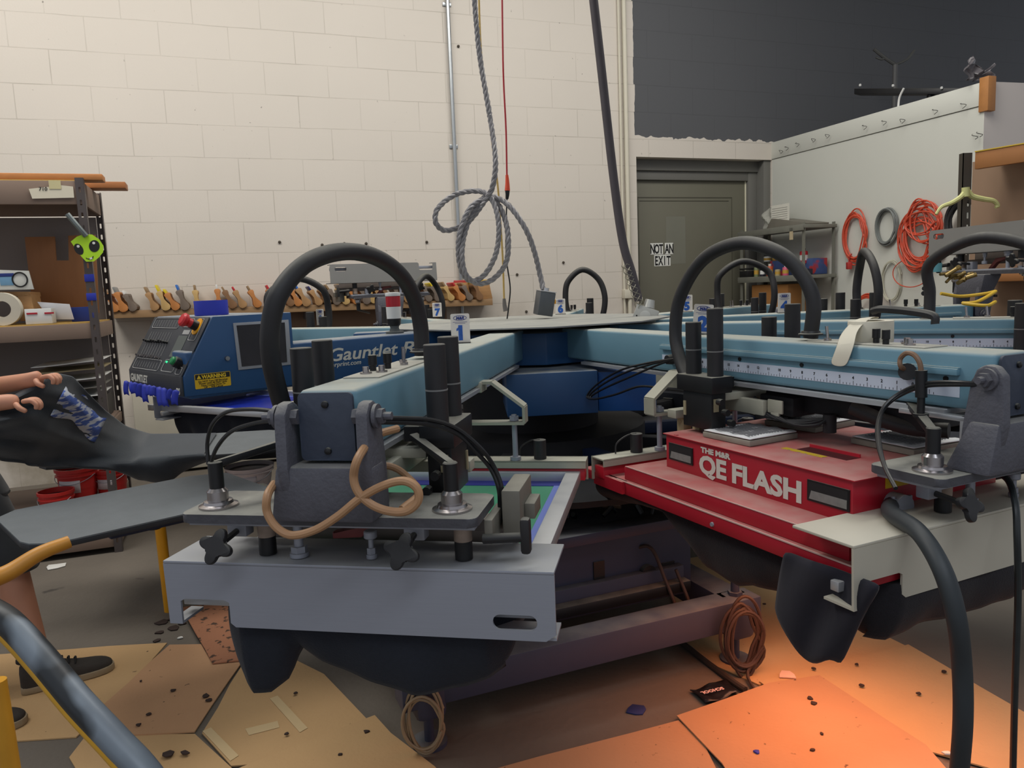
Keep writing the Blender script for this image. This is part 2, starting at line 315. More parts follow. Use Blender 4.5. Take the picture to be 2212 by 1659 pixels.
# door, recessed
M_DOOR = mat('olive_grey_door_paint', (106, 104, 90), .55, 0, .1, 2.5, spots=.06, spotcol=(120, 104, 70), spotscale=5)
dr = thing('door_1', 'grey olive steel door set back in the white block wall', 'door', WP(2.0, -.16, 0), math.atan2(WU.y, WU.x)); dr['kind'] = 'structure'
del dr['category']
b = MB(WM); b.box(1.265, 2.55, -.2, -.16, 0.01, 2.19, .003); dp = b.build('door_panel', M_DOOR, dr)
b = MB(WM)
for u0, u1, z0, z1 in ((1.36, 2.40, 2.03, 2.04), (1.38, 2.36, 2.0, 2.008), (1.36, 1.37, .2, 2.04), (2.39, 2.40, .2, 2.04)): b.box(u0, u1, -.161, -.157, z0, z1, .001)
b.build('panel_moulding', mat('door_groove', (78, 76, 64), .6), dp)
b = MB(WM)
b.box(1.262, 2.72, -.2, -.10, 2.27, 2.37, .004); b.box(1.262, 2.62, -.2, -.125, 2.19, 2.27, .004); b.box(2.56, 2.66, -.2, -.12, 0.01, 2.27, .004); b.box(2.66, 2.74, -.24, -.02, 0.01, 2.37, .004)
b.build('door_frame', mat('grey_frame_paint', (104, 103, 98), .6, 0, .08, 4), dr)
b = MB(WM); b.box(2.548, 2.562, -.162, -.155, 1.7, 2.19); b.box(2.548, 2.562, -.162, -.155, .05, 1.45); b.build('edge_strip', mat('pale_door_edge', (226, 222, 196), .6), dr)  # pale strips along the door edge, plain surface colour
for zt, words, u0 in ((1.617, ('NOT', 'AN'), 1.487), (1.508, ('EXIT',), 1.526)):
    u = u0
    for wd_ in words:
        for ch in wd_:
            w_ = .046 if ch != 'I' else .040
            b = MB(WM); b.box(u, u+w_-.002, -.1595, -.158, zt-.105, zt); t_ = b.build('letter_tile', mat('white_sticker', (222, 222, 216), .5), dp)
            b = MB(WM); b.text(ch, .118, (u+w_/2, -.1575, zt-.095), (.72, 0, 0), (0, 0, 1), .0003, .0035, align='CENTER'); 
            # keep the letters narrow, as on the tiles
            for v in b.bm.verts:
                l = WM.inverted() @ v.co; l.x = u+w_/2+(l.x-u-w_/2)*.56; v.co = WM @ l
            b.build('letter', M_TXT, dp); u += w_
        u += .018
b = MB(WM); b.box(1.66, 1.87, -.1598, -.1592, 1.42, 1.86); b.build('faded_patch', mat('paler_door_patch', (118, 118, 106), .5, 0, .1, 6), dp)
# small ledge hinge rod seen right of door
# right partition: white boards with hooks
b = MB(PMX); b.box(-.02, 2.2, -.05, 0, 0, 2.37); wr = struct('wall_right', b, M_PANEL)
b = MB(PMX); b.box(-.02, 2.17, -.055, .008, 2.375, 2.53, .002); struct('trim_1', b, M_PANEL)
b = MB(PMX); b.box(2.165, 2.235, -.06, .014, 2.33, 2.56, .003); struct('trim_2', b, mat('tan_corner_block', (176, 120, 66), .6, 0, .2, 20))
cnr = PP(2.2, 0, 0)
b = MB(); d_ = Vector((.965, .26, 0)); n_ = Vector((.26, -.965, 0))
p = [cnr, cnr+d_*3.2, cnr+d_*3.2-n_*.05, cnr-n_*.05]; b.prism([(q.x, q.y, 0) for q in p], (0, 0, 2.53)); struct('wall_far_right', b, mat('pinkish_white_board', (204, 196, 190), .6, 0, .04, 2, spots=.08, spotcol=(178, 168, 160), spotscale=6))
# wire hooks along the top board
hooks = [(1690, 325), (1702, 318), (1725, 290+20), (1790, 291), (1870, 272), (1912, 262), (1952, 258), (2022, 238), (2083, 225), (1760, 300)]
hk0 = None
for i, (px, py) in enumerate(hooks):
    q = on_p(px, py, .012); u = (q-PC).dot(PQ); z = q.z; s = 1 if i % 3 else -1
    b = MB(PMX); b.tube([(u-.03, .01, z+.012*s), (u, .05, z), (u+.03, .03, z-.012), (u+.012, .045, z-.035)], .0022, 5, 3)
    single('wire_hook', b, M_BLACK, 'bent black wire hook screwed into the white top board of the partition', 'hook', 'wire hooks along the partition top')
for px, py in ((2108, 293), (2118, 288)):
    q = on_p(px, py, .012); u = (q-PC).dot(PQ); z = q.z
    b = MB(PMX); b.tube([(u-.03, .01, z+.015), (u, .05, z), (u+.03, .03, z-.015), (u+.02, .045, z-.03)], .0025, 5, 3)
    single('wire_hook', b, M_BLACK, 'one of two tangled black wire hooks lower down by the partition corner', 'hook', 'tangled wire hooks')
# conduits on the back wall
b = MB(WM); b.cyl((-.425, .03, .02), (-.425, .03, 4.98), .016, n=12)
for z in (1.3, 2.4, 3.5): b.box(-.46, -.39, 0, .012, z, z+.03, .002)
single('conduit_pipe', b, mat('galvanised_steel', (176, 180, 182), .3, .8, .1, 10), 'shiny galvanised conduit pipe running up the white block wall', 'pipe')
b = MB(WM); b.cyl((1.155, .03, .9), (1.155, .03, 4.98), .02, n=12); b.cyl((1.105, .022, .9), (1.105, .022, 4.98), .01, n=8); b.box(1.09, 1.2, 0, .06, 1.12, 1.2, .004)
single('conduit_pipe', b, mat('cream_painted_pipe', (206, 200, 182), .6, 0, .05, 10), 'cream painted pipe beside the corner of the grey painted wall area', 'pipe')
# dirt holes / old plugs in the blocks
for px, py in ((604, 523), (696, 529), (744, 526), (791, 526), (922, 523), (991, 532), (990, 100), (1117, 593), (1217, 567), (1137, 673)):
    q = on_w(px, py, .004); b = MB(); b.lathe([(.012, 0), (.01, .008), (.004, .012)], q, WN, 8)
    single('wall_plug', b, mat('dirty_plug', (70, 62, 52), .8), 'small dirty wall plug left in the white block wall', 'plug', 'old plugs in the block wall')

# lower wall equipment: grey pipe rail on the wall and electrical tray
b = MB(WM); b.box(-2.95, -1.9, 0, .12, 0.02, .62, .01); single('wall_ledge', b, mat('dirty_concrete_ledge', (178, 172, 156), .8, 0, .2, 4, spots=.2, spotcol=(110, 100, 84), spotscale=4), 'low dirty concrete block ledge at the foot of the wall behind the console', 'ledge')
# ================================================================== PRESS
ZT, ZB = 1.09, .975            # arm beam top and bottom
def holed(b, outer, holes, mp, vec):
    """flat plate with holes: outline and holes are 2D, mp maps 2D to 3D, vec is the thickness"""
    cu = bpy.data.curves.new('h', 'CURVE'); cu.dimensions = '2D'; cu.fill_mode = 'BOTH'
    for pts in [outer]+holes:
        sp = cu.splines.new('POLY'); sp.points.add(len(pts)-1); sp.use_cyclic_u = True
        for p, q in zip(sp.points, pts): p.co = (q[0], q[1], 0, 1)
    ob = bpy.data.objects.new('h', cu); COL.objects.link(ob); dg = bpy.context.evaluated_depsgraph_get(); me = bpy.data.meshes.new_from_object(ob.evaluated_get(dg))
    t = bmesh.new(); t.from_mesh(me); bmesh.ops.remove_doubles(t, verts=t.verts, dist=1e-6)
    seen = [tuple(sorted(v.index for v in f.verts)) for f in t.faces]
    vec = Vector(vec); vs = {}; ve = {}
    for v in t.verts: p = Vector(mp(v.co.x, v.co.y)); vs[v.index] = b.bm.verts.new(b.M @ p); ve[v.index] = b.bm.verts.new(b.M @ (p+vec))
    cnt = {}
    for f in t.faces:
        ids = [v.index for v in f.verts]
        try: b.bm.faces.new([vs[i] for i in ids]); b.bm.faces.new([ve[i] for i in ids[::-1]])
        except ValueError: pass
        for e in f.edges: cnt[e.index] = cnt.get(e.index, 0)+1
    t.edges.ensure_lookup_table()
    for e in t.edges:
        if cnt.get(e.index, 0) == 1:
            i, j = e.verts[0].index, e.verts[1].index; b.bm.faces.new((vs[i], vs[j], ve[j], ve[i]))
    t.free(); bpy.data.objects.remove(ob); bpy.data.curves.remove(cu); bpy.data.meshes.remove(me); return b
def rrect(x0, x1, y0, y1, r, n=5):
    P = []
    for cx, cy, a0 in ((x1-r, y1-r, 0), (x0+r, y1-r, 90), (x0+r, y0+r, 180), (x1-r, y0+r, 270)):
        for k in range(n+1): a = R(a0+90*k/n); P.append((cx+r*math.cos(a), cy+r*math.sin(a)))
    return P
def star_knob(b, o, ax, up, r=.026, lobes=4, th=.016):
    ax = Vector(ax).normalized(); up = Vector(up); side = ax.cross(up); P = []
    for i in range(48):
        a = 2*PI*i/48; q = r*(.46+.54*abs(math.cos(lobes/2*a))**1.3); P.append(Vector(o)+up*math.cos(a)*q+side*math.sin(a)*q)
    b.prism(P, ax*th, .0025)
def number_card(root, n, am, r, s, yaw, lean=0, z=ZT):
    if isinstance(r, tuple): l = am.inverted() @ atz(r[0], r[1], ZT); r, s = l.x, l.y
    """white card with the maker's oval and the station numeral; yaw turns it to where it faces in the room"""
    o = am @ Vector((r, s, z)); ex = Vector((math.cos(R(yaw)), math.sin(R(yaw)), 0)); nz = Vector((math.sin(R(yaw)), -math.cos(R(yaw)), 0)); ez = Vector((0, 0, 1))
    M = Matrix(((ex.x, nz.x, 0, o.x), (ex.y, nz.y, 0, o.y), (ex.z, nz.z, 1, o.z), (0, 0, 0, 1))) @ Matrix.Rotation(R(lean), 4, 'Y')
    b = MB(M); b.prism([(x, -.001, z) for x, z in rrect(-.029, .029, 0, .09, .005)], (0, .002, 0)); c = b.build('number_card', mat('white_card', (226, 220, 210), .5, 0, .05, 12, spots=.08, spotcol=(190, 170, 150), spotscale=30), root)
    b = MB(M); b.box(-.03, .03, -.012, .02, 0, .003, .001); b.build('card_foot', M_BLACK, c)
    for sd in (1, -1):
        b = MB(M); b.text(str(n), .058, (0, .0016*sd, .012), (sd, 0, 0), (0, 0, 1), .0003, .0035, align='CENTER')
        if n == 1: b.prism([(sd*-.002, .0013*sd, .0515), (sd*-.012, .0013*sd, .044), (sd*-.012, .0013*sd, .037), (sd*-.002, .0013*sd, .042)], (0, .0006*sd, 0)); b.box(-.004, .0046, .0013, .0019, .012, .0525) if sd > 0 else b.box(-.0046, .004, -.0019, -.0013, .012, .0525)
        b.build('numeral', M_INK, c)
        b = MB(M); b.tube([(.02*math.cos(a), .0016*sd, .077+.0072*math.sin(a)) for a in [2*PI*k/24 for k in range(24)]], .0009, 4, 1, closed=True); b.text('M&R', .0125, (0, .0016*sd, .0725), (sd, 0, 0), (0, 0, 1), .0003, .0006, shear=.2, align='CENTER'); b.build('oval_emblem', M_NAVY, c)
        b = MB(M)
        for k, w in ((0, .022), (1, .016)): b.box(-w, w, .0012*sd, .0016*sd, .064-.004*k, .065-.004*k)
        b.build('small_print', M_NAVY, c)

def front_assembly(root, A, flip, detail, ds=0., squeegee=True, cm=None):
    F0 = F = A
    if flip: F = A @ Matrix.Translation((2.115, 0, 1.045)) @ Matrix.Rotation(PI, 4, 'Y') @ Matrix.Translation((-2.115, 0, -1.045))
    # yoke casting
    b = MB(F)
    for s in (-1, 1):
        pr = [(2.075, 1.04), (2.082, 1.062), (2.10, 1.072), (2.12, 1.07), (2.136, 1.052), (2.14, .96), (2.125, .875), (2.05, .875), (2.06, .95)]
        b.prism([(r_, s*.062, z_) for r_, z_ in pr], (0, s*.023, 0), .006)
    b.hexa([(2.035, -.105, .862), (2.13, -.108, .862), (2.13, .082, .862), (2.035, .08, .862), (2.075, -.09, .962), (2.135, -.09, .962), (2.135, .088, .962), (2.075, .088, .962)], .008)
    yk = b.build('yoke_bracket', M_CAST, root)
    for s in (-1, 1):
        b = MB(F); b.cyl((2.108, s*.05, 1.045), (2.108, s*.104, 1.045), .014, n=6); b.cyl((2.108, s*.088, 1.045), (2.108, s*.094, 1.045), .021, n=18); b.cyl((2.108, s*.104, 1.045), (2.108, s*.118, 1.045), .007, n=10); b.build('pivot_bolt', M_CAST, yk)
    F0 = F; F = F @ Matrix.Translation((0, ds, 0))
    # mounting plate
    b = MB(F); b.prism([(x, y, .846) for x, y in rrect(1.93, 2.095, -.31, .252, .018)], (0, 0, .017), .002); pt = b.build('mounting_plate', M_PLATE, root)
    b = MB(F); b.box(1.945, 2.08, -.30, .245, .838, .846, .001); b.build('under_plate', M_ALU, pt)
    for k, s in enumerate((-.262, .196)):
        b = MB(F); b.lathe([(.036, 0), (.036, .004), (.028, .007), (.026, .012), (.0195, .013), (.0195, .03), (.014, .036), (.012, .036)], (2.04, s, .863), (0, 0, 1), 28); cl = b.build('collar_nut', M_CHROME, pt)
        b = MB(F); b.cyl((2.04, s, .895), (2.04, s, .95), .0135, n=20, b=.002); sg = 1 if s < 0 else -1
        b.hexa([(2.03, s-sg*.006, .935), (2.05, s-sg*.002, .935), (1.915, s+sg*.115, .964), (1.895, s+sg*.105, .964), (2.03, s-sg*.006, .95), (2.05, s-sg*.002, .95), (1.915, s+sg*.115, .976), (1.895, s+sg*.105, .976)], .002)
        b.build('locking_lever', M_BLACK, pt)
    # spacers, screws and knobs between plate and channel
    for s in (-.185, .205):
        b = MB(F); b.cyl((2.01, s, .762), (2.01, s, .838), .0165, n=20); sp = b.build('spacer_post', M_BLACK, root)
        b = MB(F); b.cyl((2.01, s, .797), (2.01, s, .833), .0169, n=20); b.build('spacer_sleeve', mat('worn_label', (150, 132, 118), .6, 0, .4, 40), sp)
    for s, r_, z1 in ((-.115, .009, .838), (.03, .005, .812)):
        b = MB(F); b.cyl((2.02, s, .762), (2.02, s, z1), r_, n=12); b.cyl((2.02, s, .762), (2.02, s, .770), r_*2.0, n=24); b.cyl((2.02, s, .770), (2.02, s, .782), r_*1.7, n=6)
        if z1 < .83: b.cyl((2.02, s, .80), (2.02, s, .815), .0125, n=16, b=.002)
        b.build('level_screw', M_ALU, root)
    for s in (-.236, .118):
        b = MB(F); star_knob(b, (2.095, s, .803), (.93, 0, .36), Vector((-.34, .33, .88)).normalized(), .034, th=.012); b.cyl((2.02, s, .812), (2.10, s, .803), .006, n=10); b.build('star_knob', M_RUB, root)
        b = MB(F); b.box(2.0, 2.03, s-.02, s+.02, .80, .838, .003); b.cyl((2.05, s+.012, .83), (2.05, s+.012, .846), .008, n=12); b.build('knob_block', M_ALU, root)
    b = MB(F); b.cyl((2.04, .25, .81), (2.04, .325, .815), .009, n=14); b.box(2.028, 2.05, .318, .336, .785, .85, .006); b.build('side_handle', M_RUB, root)
    if squeegee:
        b = MB(F); b.box(1.93, 2.04, .252, .268, .80, .845, .003); b.box(1.86, 1.99, .275, .31, .80, .885, .004); b.box(1.88, 1.95, .31, .33, .82, .85, .002); b.build('side_clamp', mat('grimy_clamp', (112, 108, 98), .6, .2, .2, 20, dust=.3), root)
        b = MB(F); b.box(1.90, 1.94, -.30, .30, .79, .815, .003); b.box(1.80, 1.84, -.29, .29, .765, .785, .002); b.box(1.86, 1.875, -.28, .28, .735, .80, .002); sb = b.build('squeegee_holder', mat('grey_brown_bar', (118, 108, 102), .5, .3, .15, 20, dust=.3), root)
        b = MB(F); b.prism([(1.97, .02, .838), (1.97, .045, .838), (1.97, .0, .79), (1.97, -.06, .786), (1.97, -.06, .80), (1.97, -.01, .805)], (.02, 0, 0), .003); b.build('tensioner_hook', mat('rusty_red_hook', (112, 52, 50), .6, .1, .3, 30), root)
    F = F0
    # outer screen channel: top flange, face with notch and hand slot, bottom lip
    b = MB(F)
    outer = [(-.375, .634), (-.348, .634), (-.348, .680), (-.338, .685), (-.256, .685), (-.246, .680), (-.246, .640), (-.236, .632), (.36, .632), (.378, .645), (.378, .754), (-.378, .754)]
    slot = rrect(.265, .345, .651, .679, .0138)
    holed(b, outer, [slot], lambda s, z: (2.055, s, z), (.005, 0, 0))
    b.box(1.912, 2.06, -.378, .378, .754, .760, .0015)
    b.box(1.99, 2.055, .03, .378, .632, .637); b.box(1.99, 2.055, -.375, -.348, .634, .639)
    b.build('screen_channel', cm or M_ALU, root)
    b = MB(F); b.box(2.0, 2.02, -.37, .37, .655, .675, .002); b.build('channel_insert', M_ALUC if not flip else M_ALU, root)

def print_head(n, ang, c, flip=False, detail=True, yaw=0, cr=1.2, cs=0., lean=0, label='', ridge=False, loop=None, cyl_col=None):
    A = AM(ang); root = thing('printing_station', label, 'print head', A @ Vector((1.2, 0, ZT)), R(90-ang), 'print heads around the carousel press')
    b = MB(A); b.box(.40, 2.1, -.0525, .0525, ZB, ZT, .009, seg=3); arm = b.build('arm_beam', M_BLUE, root)
    b = MB(A); b.box(.55, 2.0, -.046, .046, ZB-.016, ZB-.004, .001); b.box(.55, 2.0, -.056, -.046, ZB-.016, ZB-.006); b.box(.55, 2.0, .046, .056, ZB-.016, ZB-.006); b.build('guide_rail', M_ALUC, arm)
    if ridge:
        for s in (-1, 1):
            b = MB(A); b.box(1.05, 2.03, s*.0525, s*.064, 1.043, 1.056, .001); b.box(1.05, 2.03, s*.0525, s*.060, 1.056, 1.0585); b.build('side_ridge', M_BLUE, arm)
            b = MB(A); b.box(1.05, 2.03, s*.0528, s*.0535, .998, 1.026); rl = b.build('ruler_strip', mat('white_ruler_tape', (196, 206, 222), .4, 0, .06, 10, spots=.12, spotcol=(150, 170, 185), spotscale=12), arm)
            b = MB(A)
            for k in range(96):
                r_ = 1.09+k*.0095
                if r_ < 1.98: b.box(r_, r_+.0011, s*.0535, s*.0538, .999, .999+(.0095 if k % 4 == 0 else .0045))
            b.build('ruler_tick', M_TXT, arm)
            b = MB(A)
            for k in range(24):
                r_ = 1.09+k*.038
                if r_ < 1.95: b.text(str(22-k), .0095, (r_, s*.0539, 1.0125), (-s if s > 0 else 1, 0, 0), (0, 0, 1), .0002, .0003, align='CENTER')
            b.build('ruler_numeral', M_TXT, arm)
            b = MB(A)
            for r_ in (1.4, 1.62, 2.0): b.cyl((r_, s*.05, 1.034), (r_, s*.055, 1.034), .0055, n=10)
            b.build('side_bolt', M_BLACK, arm)
    b = MB(A); b.prism([(2.104, s, z) for s, z in rrect(-.05, .05, .968, 1.086, .008)], (.006, 0, 0), .001); ep = b.build('end_cover', M_DKPL, root)
    for z in (1.066, .985):
        b = MB(A); b.lathe([(.0065, 0), (.006, .004), (.002, .006)], (2.11, 0, z), (1, 0, 0), 12); b.build('cover_screw', M_BLACK, ep)
    # switch panel on the beam
    b = MB(A); b.box(1.62, 1.94, -.038, .036, ZT, ZT+.003, .001); sp = b.build('switch_panel', mat('pale_switch_plate', (176, 174, 164), .4, .3, .08, 20, dust=.4), root)
    for r_, s_ in ((1.72, .012), (1.66, -.01)):
        b = MB(A); b.cyl((r_, s_, ZT+.003), (r_, s_, ZT+.009), .009, n=12); b.cyl((r_, s_, ZT+.009), (r_-.004, s_, ZT+.038), .0032, .0042, n=8); b.build('toggle_switch', M_CHROME, sp)
    for r_, s_ in ((1.79, .0), (1.83, -.018)):
        b = MB(A); b.cyl((r_, s_, ZT+.003), (r_, s_, ZT+.014), .007, n=12); b.cyl((r_, s_, ZT+.014), (r_, s_, ZT+.036), .009, n=14, b=.001); b.build('control_knob', M_BLACK, sp)
    for r_, s_ in ((1.86, .012), (1.885, -.012)):
        b = MB(A); b.cyl((r_, s_, ZT+.003), (r_, s_, ZT+.006), .012, n=16); b.cyl((r_, s_, ZT+.006), (r_, s_, ZT+.017), .0065, n=12); b.build('push_button', M_CHROME, sp)
    # lift cylinders on the carriage
    tops = ((c-.045, 1.142), (c+.045, 1.168)) if n != 2 else ((c-.045, 1.138), (c+.045, 1.176))
    if n == 1: tops = ((c-.05, 1.158), (c+.05, 1.15))
    for s in (-1, 1):
        for r_, zt in tops:
            b = MB(A); b.cyl((r_, s*.138, .99), (r_, s*.138, zt), .0215, n=28, b=.0015); cy = b.build('lift_cylinder', M_RUB, root)
            b = MB(A); b.cyl((r_, s*.138, 1.06), (r_, s*.138, 1.063), .0222, n=28); b.build('cylinder_band', mat('dusty_grey', (120, 120, 118), .8), cy)
        b = MB(A); b.box(c-.075, c+.075, s*.105, s*.175, .95, .995, .003); b.box(c-.06, c+.06, s*.115, s*.165, .85, .95, .003); b.cyl((c, s*.14, .78), (c, s*.14, .85), .008, n=10); b.box(c-.03, c+.03, s*.06, s*.11, .955, .985)
        for q in range(3): b.cyl((c+.077, s*(.12+.018*q), .87+.03*q), (c+.095, s*(.12+.018*q), .87+.03*q), .009, n=10)
        cb = b.build('carriage_block', M_BLACK, root)
        b = MB(A); b.box(c+.0605, c+.063, s*.15-.008, s*.15+.008, .9, .935); b.box(c-.055, c-.045, s*.165, s*.168, .88, .92); b.build('maker_tag', mat('brass_tag', (160, 150, 120), .5, .2), cb)
    b = MB(A); b.box(c-.05, c+.05, -.11, .11, .925, .945, .003); b.box(c-.14, c-.10, -.16, .16, .86, .885, .003); b.box(c-.14, c+.14, -.06, -.04, .89, .93, .003); b.box(c-.14, c+.14, .04, .06, .89, .93, .003); b.build('carriage_beam', M_PALE, root)
    # cream bracket and inner screen rail
    b = MB(A); P = [(-.05, .982), (-.085, .982), (-.178, .91), (-.178, .862), (.178, .862), (.178, .91), (.085, .982), (.05, .982)]
    for (s0, z0), (s1, z1) in zip(P, P[1:]+P[:1]):
        if (s0, z0) == (.05, .982): continue
        dn = Vector((0, s1-s0, z1-z0)).normalized(); nn = Vector((0, -dn.z, dn.y))*.004
        pa = Vector((0, s0, z0)); pb = Vector((0, s1, z1))
        b.prism([pa+nn+Vector((1.13, 0, 0)), pb+nn+Vector((1.13, 0, 0)), pb-nn+Vector((1.13, 0, 0)), pa-nn+Vector((1.13, 0, 0))], (.05, 0, 0))
    b.box(1.12, 1.19, -.06, .06, .955, .985, .002); br_ = b.build('lift_bracket', M_PALE, root)
    for s in (-.145, .145):
        b = MB(A); b.cyl((1.155, s, .75), (1.155, s, .885), .008, n=12); b.cyl((1.155, s, .868), (1.155, s, .88), .015, n=6); b.cyl((1.155, s, .75), (1.155, s, .76), .016, n=12); b.build('lift_rod', M_ALU, br_)
    b = MB(A); b.box(1.10, 1.17, -.352, .352, .744, .749, .001); b.box(1.165, 1.17, -.352, .352, .728, .749); b.box(1.10, 1.105, -.352, .352, .68, .749); rail = b.build('inner_rail', M_PALE, root)
    b = MB(A); b.box(1.112, 1.16, -.348, .348, .69, .725, .002); b.build('red_clamp_bar', M_REDR, rail)
    for s in (-.215, .215):
        b = MB(A); b.cyl((1.135, s, .749), (1.135, s, .806), .0185, n=24, b=.001); b.tube([(1.135, s-.0, .806), (1.13, s-.03, .802), (1.12, s-.06, .78), (1.12, s-.065, .75)], .0025, 5, 4); b.build('clamp_cylinder', M_RUB, rail)
    front_assembly(root, A, flip, detail, ds=.12 if n == 2 else 0, squeegee=n != 2, cm=mat('pale_channel_paint', (186, 180, 164), .5, .05, .06, 10, dust=.2) if n == 2 else mat('neutral_channel_grey', (134, 133, 130), .5, .1, .05, 10, dust=.3) if flip else None)
    if cr: number_card(root, n, A, cr, cs, yaw, lean)
    # hose loop from the beam to the carriage
    lp = loop or [(1.55, 0, ZT-.01), (1.55, .01, 1.18), (1.55, -.01, 1.28), (.5*(1.53+c), -.10, 1.35), (c, -.195, 1.29), (c, -.235, 1.18), (c, -.22, 1.06), (c, -.17, .97)]
    b = MB(A); b.tube([A @ Vector(p) if not isinstance(p, Vector) else p for p in lp], .0185, 12, 8, raw=True); hs = b.build('hose_loop', M_RUB, root)
    b = MB(A); b.lathe([(.03, 0), (.03, .003), (.024, .005), (.022, .01)], (A.inverted() @ (lp[0] if isinstance(lp[0], Vector) else A @ Vector(lp[0]))) * 1.0 + Vector((0, 0, .008)), (0, 0, 1), 18); b.build('hose_grommet', M_BLACK, hs)
    return root, A

A1, A2, A3, A4, A5, A6, A7, A8, A9, A10 = 190.9, 154.9, 118.9, 82.9, 46.9, 10.9, 334.9, 298.9, 262.9, 226.9
loop1 = [on_s(912, 768, 0, A1), on_s(908, 700, 0, A1), on_s(893, 640, -.005, A1), on_s(860, 588, -.02, A1), on_s(805, 553, -.05, A1), on_s(735, 544, -.08, A1), on_s(660, 570, -.11, A1), on_s(603, 635, -.14, A1), on_s(584, 710, -.16, A1), on_s(586, 780, -.17, A1), on_s(602, 850, -.175, A1), on_s(615, 890, -.175, A1)]
h1, AM1 = print_head(1, A1, 1.855, yaw=0, cr=(996, 741), loop=loop1, label='nearest print head with grey yoke over the long aluminium channel, card numbered 1')
loop2 = [on_s(1751, 730, 0, A2), on_s(1757, 650, 0, A2), on_s(1730, 590, -.01, A2), on_s(1680, 545, -.03, A2), on_s(1600, 525, -.05, A2), on_s(1520, 560, -.07, A2), on_s(1470, 640, -.09, A2), on_s(1459, 720, -.10, A2), on_s(1470, 780, -.11, A2), on_s(1490, 830, -.12, A2)]
h2, AM2 = print_head(2, A2, 1.355, yaw=-4, cr=(1516, 722), lean=5, loop=loop2, ridge=True, label='print head on the ruler-marked blue arm holding the red flash dryer at right')
h3, _ = print_head(3, A3, 1.85, ridge=True, yaw=20, cr=None, label='print head on the blue arm directly behind the ruler-marked arm at right')
h4, _ = print_head(4, A4, 1.5, ridge=True, flip=True, yaw=0, cr=(1694, 676), label='print head flipped up at far right in front of the orange cords, card numbered 4')
h5, _ = print_head(5, A5, 1.75, yaw=-18, cr=(1484, 674), label='print head pointing at the metal shelves beside the door, card numbered 5')
h6, _ = print_head(6, A6, 1.6, yaw=0, cr=(1211, 679), label='print head pointing straight away to the white wall, card numbered 6')
h7, _ = print_head(7, A7, 1.7, flip=True, yaw=8, cr=(945, 685), label='print head flipped up in front of the squeegee rack, card numbered 7')
h8, _ = print_head(8, A8, 1.35, yaw=62, cr=(693, 703), label='print head behind the control console on the left, card numbered 8')

# hub, centre column and base frame are one machine body
pr = thing('press_body', 'dark blue centre hub, cabinet and floor frame of the round screen printing press', 'printing press', (HUB.x, HUB.y, 0), 0)
b = MB(AM(A1)); n = 10
P = [(.47*math.cos(R(18+36*k)), .47*math.sin(R(18+36*k)), ZB-.02) for k in range(n)]; b.prism(P, (0, 0, .122), .004); b.build('hub_drum', M_DBLUE, pr)
b = MB(AM(A1)); P = [(.62*math.cos(R(18+36*k)), .62*math.sin(R(18+36*k)), ZT+.012) for k in range(n)]; b.prism(P, (0, 0, .006), .001); b.build('top_disc', mat('dusty_grey_disc', (132, 134, 134), .8, .1, .25, 6, dust=.5, spots=.2, spotcol=(96, 98, 100), spotscale=9), pr)
b = MB(); b.cyl((HUB.x, HUB.y, .3), (HUB.x, HUB.y, .96), .3, n=28); b.cyl((HUB.x, HUB.y, .55), (HUB.x, HUB.y, .57), 1.02, n=48); b.cyl((HUB.x, HUB.y, .57), (HUB.x, HUB.y, .66), .5, n=36); b.build('centre_column', M_SOOT, pr)
b = MB(); q0 = Vector((-.02, 2.72, 0)); q1 = Vector((.31, 2.745, 0)); f = Vector((-.08, .99, 0))
b.prism([(q0.x, q0.y, .79), (q1.x, q1.y, .79), (q1.x-.02, q1.y+.4, .79), (q0.x-.02, q0.y+.4, .79)], (0, 0, .155), .003); b.build('drive_cover', M_DBLUE, pr)
b = MB(); b.prism([(.315, 2.78, .79), (.52, 2.74, .79), (.50, 3.2, .79), (.3, 3.2, .79)], (0, 0, .145), .003); b.build('side_cover', M_BBLUE, pr)
# dark blue beam of the empty station carries the lettering
B10 = AM(A10); b = MB(B10); b.box(.40, 1.5, -.06, .06, .955, 1.10, .008, seg=3); bm_ = b.build('lettered_beam', M_DBLUE, pr)
q = on_s(712, 783, .062, A10); l = B10.inverted() @ q
B10R = B10 @ Matrix.Rotation(PI, 4, 'Z'); bx = lambda px, py: (B10.inverted() @ on_s(px, py, .061, A10)).x
text_fit(B10R, 'Gauntlet', -bx(712, 783), -bx(860, 760), 1.026, .044, -.061, .016, 'beam_lettering', M_CREAM, bm_, shear=.22)
text_fit(B10R, 'RS', -bx(869, 760), -bx(925, 752), 1.026, .044, -.061, .016, 'beam_lettering', M_CREAM, bm_, shear=.22)
text_fit(B10R, 'mrprint.com', -bx(712, 790), -bx(780, 783), 1.006, .014, -.061, .01, 'beam_lettering', M_CREAM, bm_, shear=.2)
q = on_s(712, 790, .062, A10); l = B10.inverted() @ q
b = MB(B10); b.tube([(l.x+.03+.012*math.cos(a), .0615, l.z+.028+.012*math.sin(a)) for a in [2*PI*k/16 for k in range(16)]], .004, 6, 1, closed=True); b.build('beam_emblem', M_CREAM, bm_)
B9 = AM(A9); b = MB(B9); b.box(.40, .75, -.05, .05, .965, ZT, .008); b.build('stub_beam', M_DBLUE, pr)
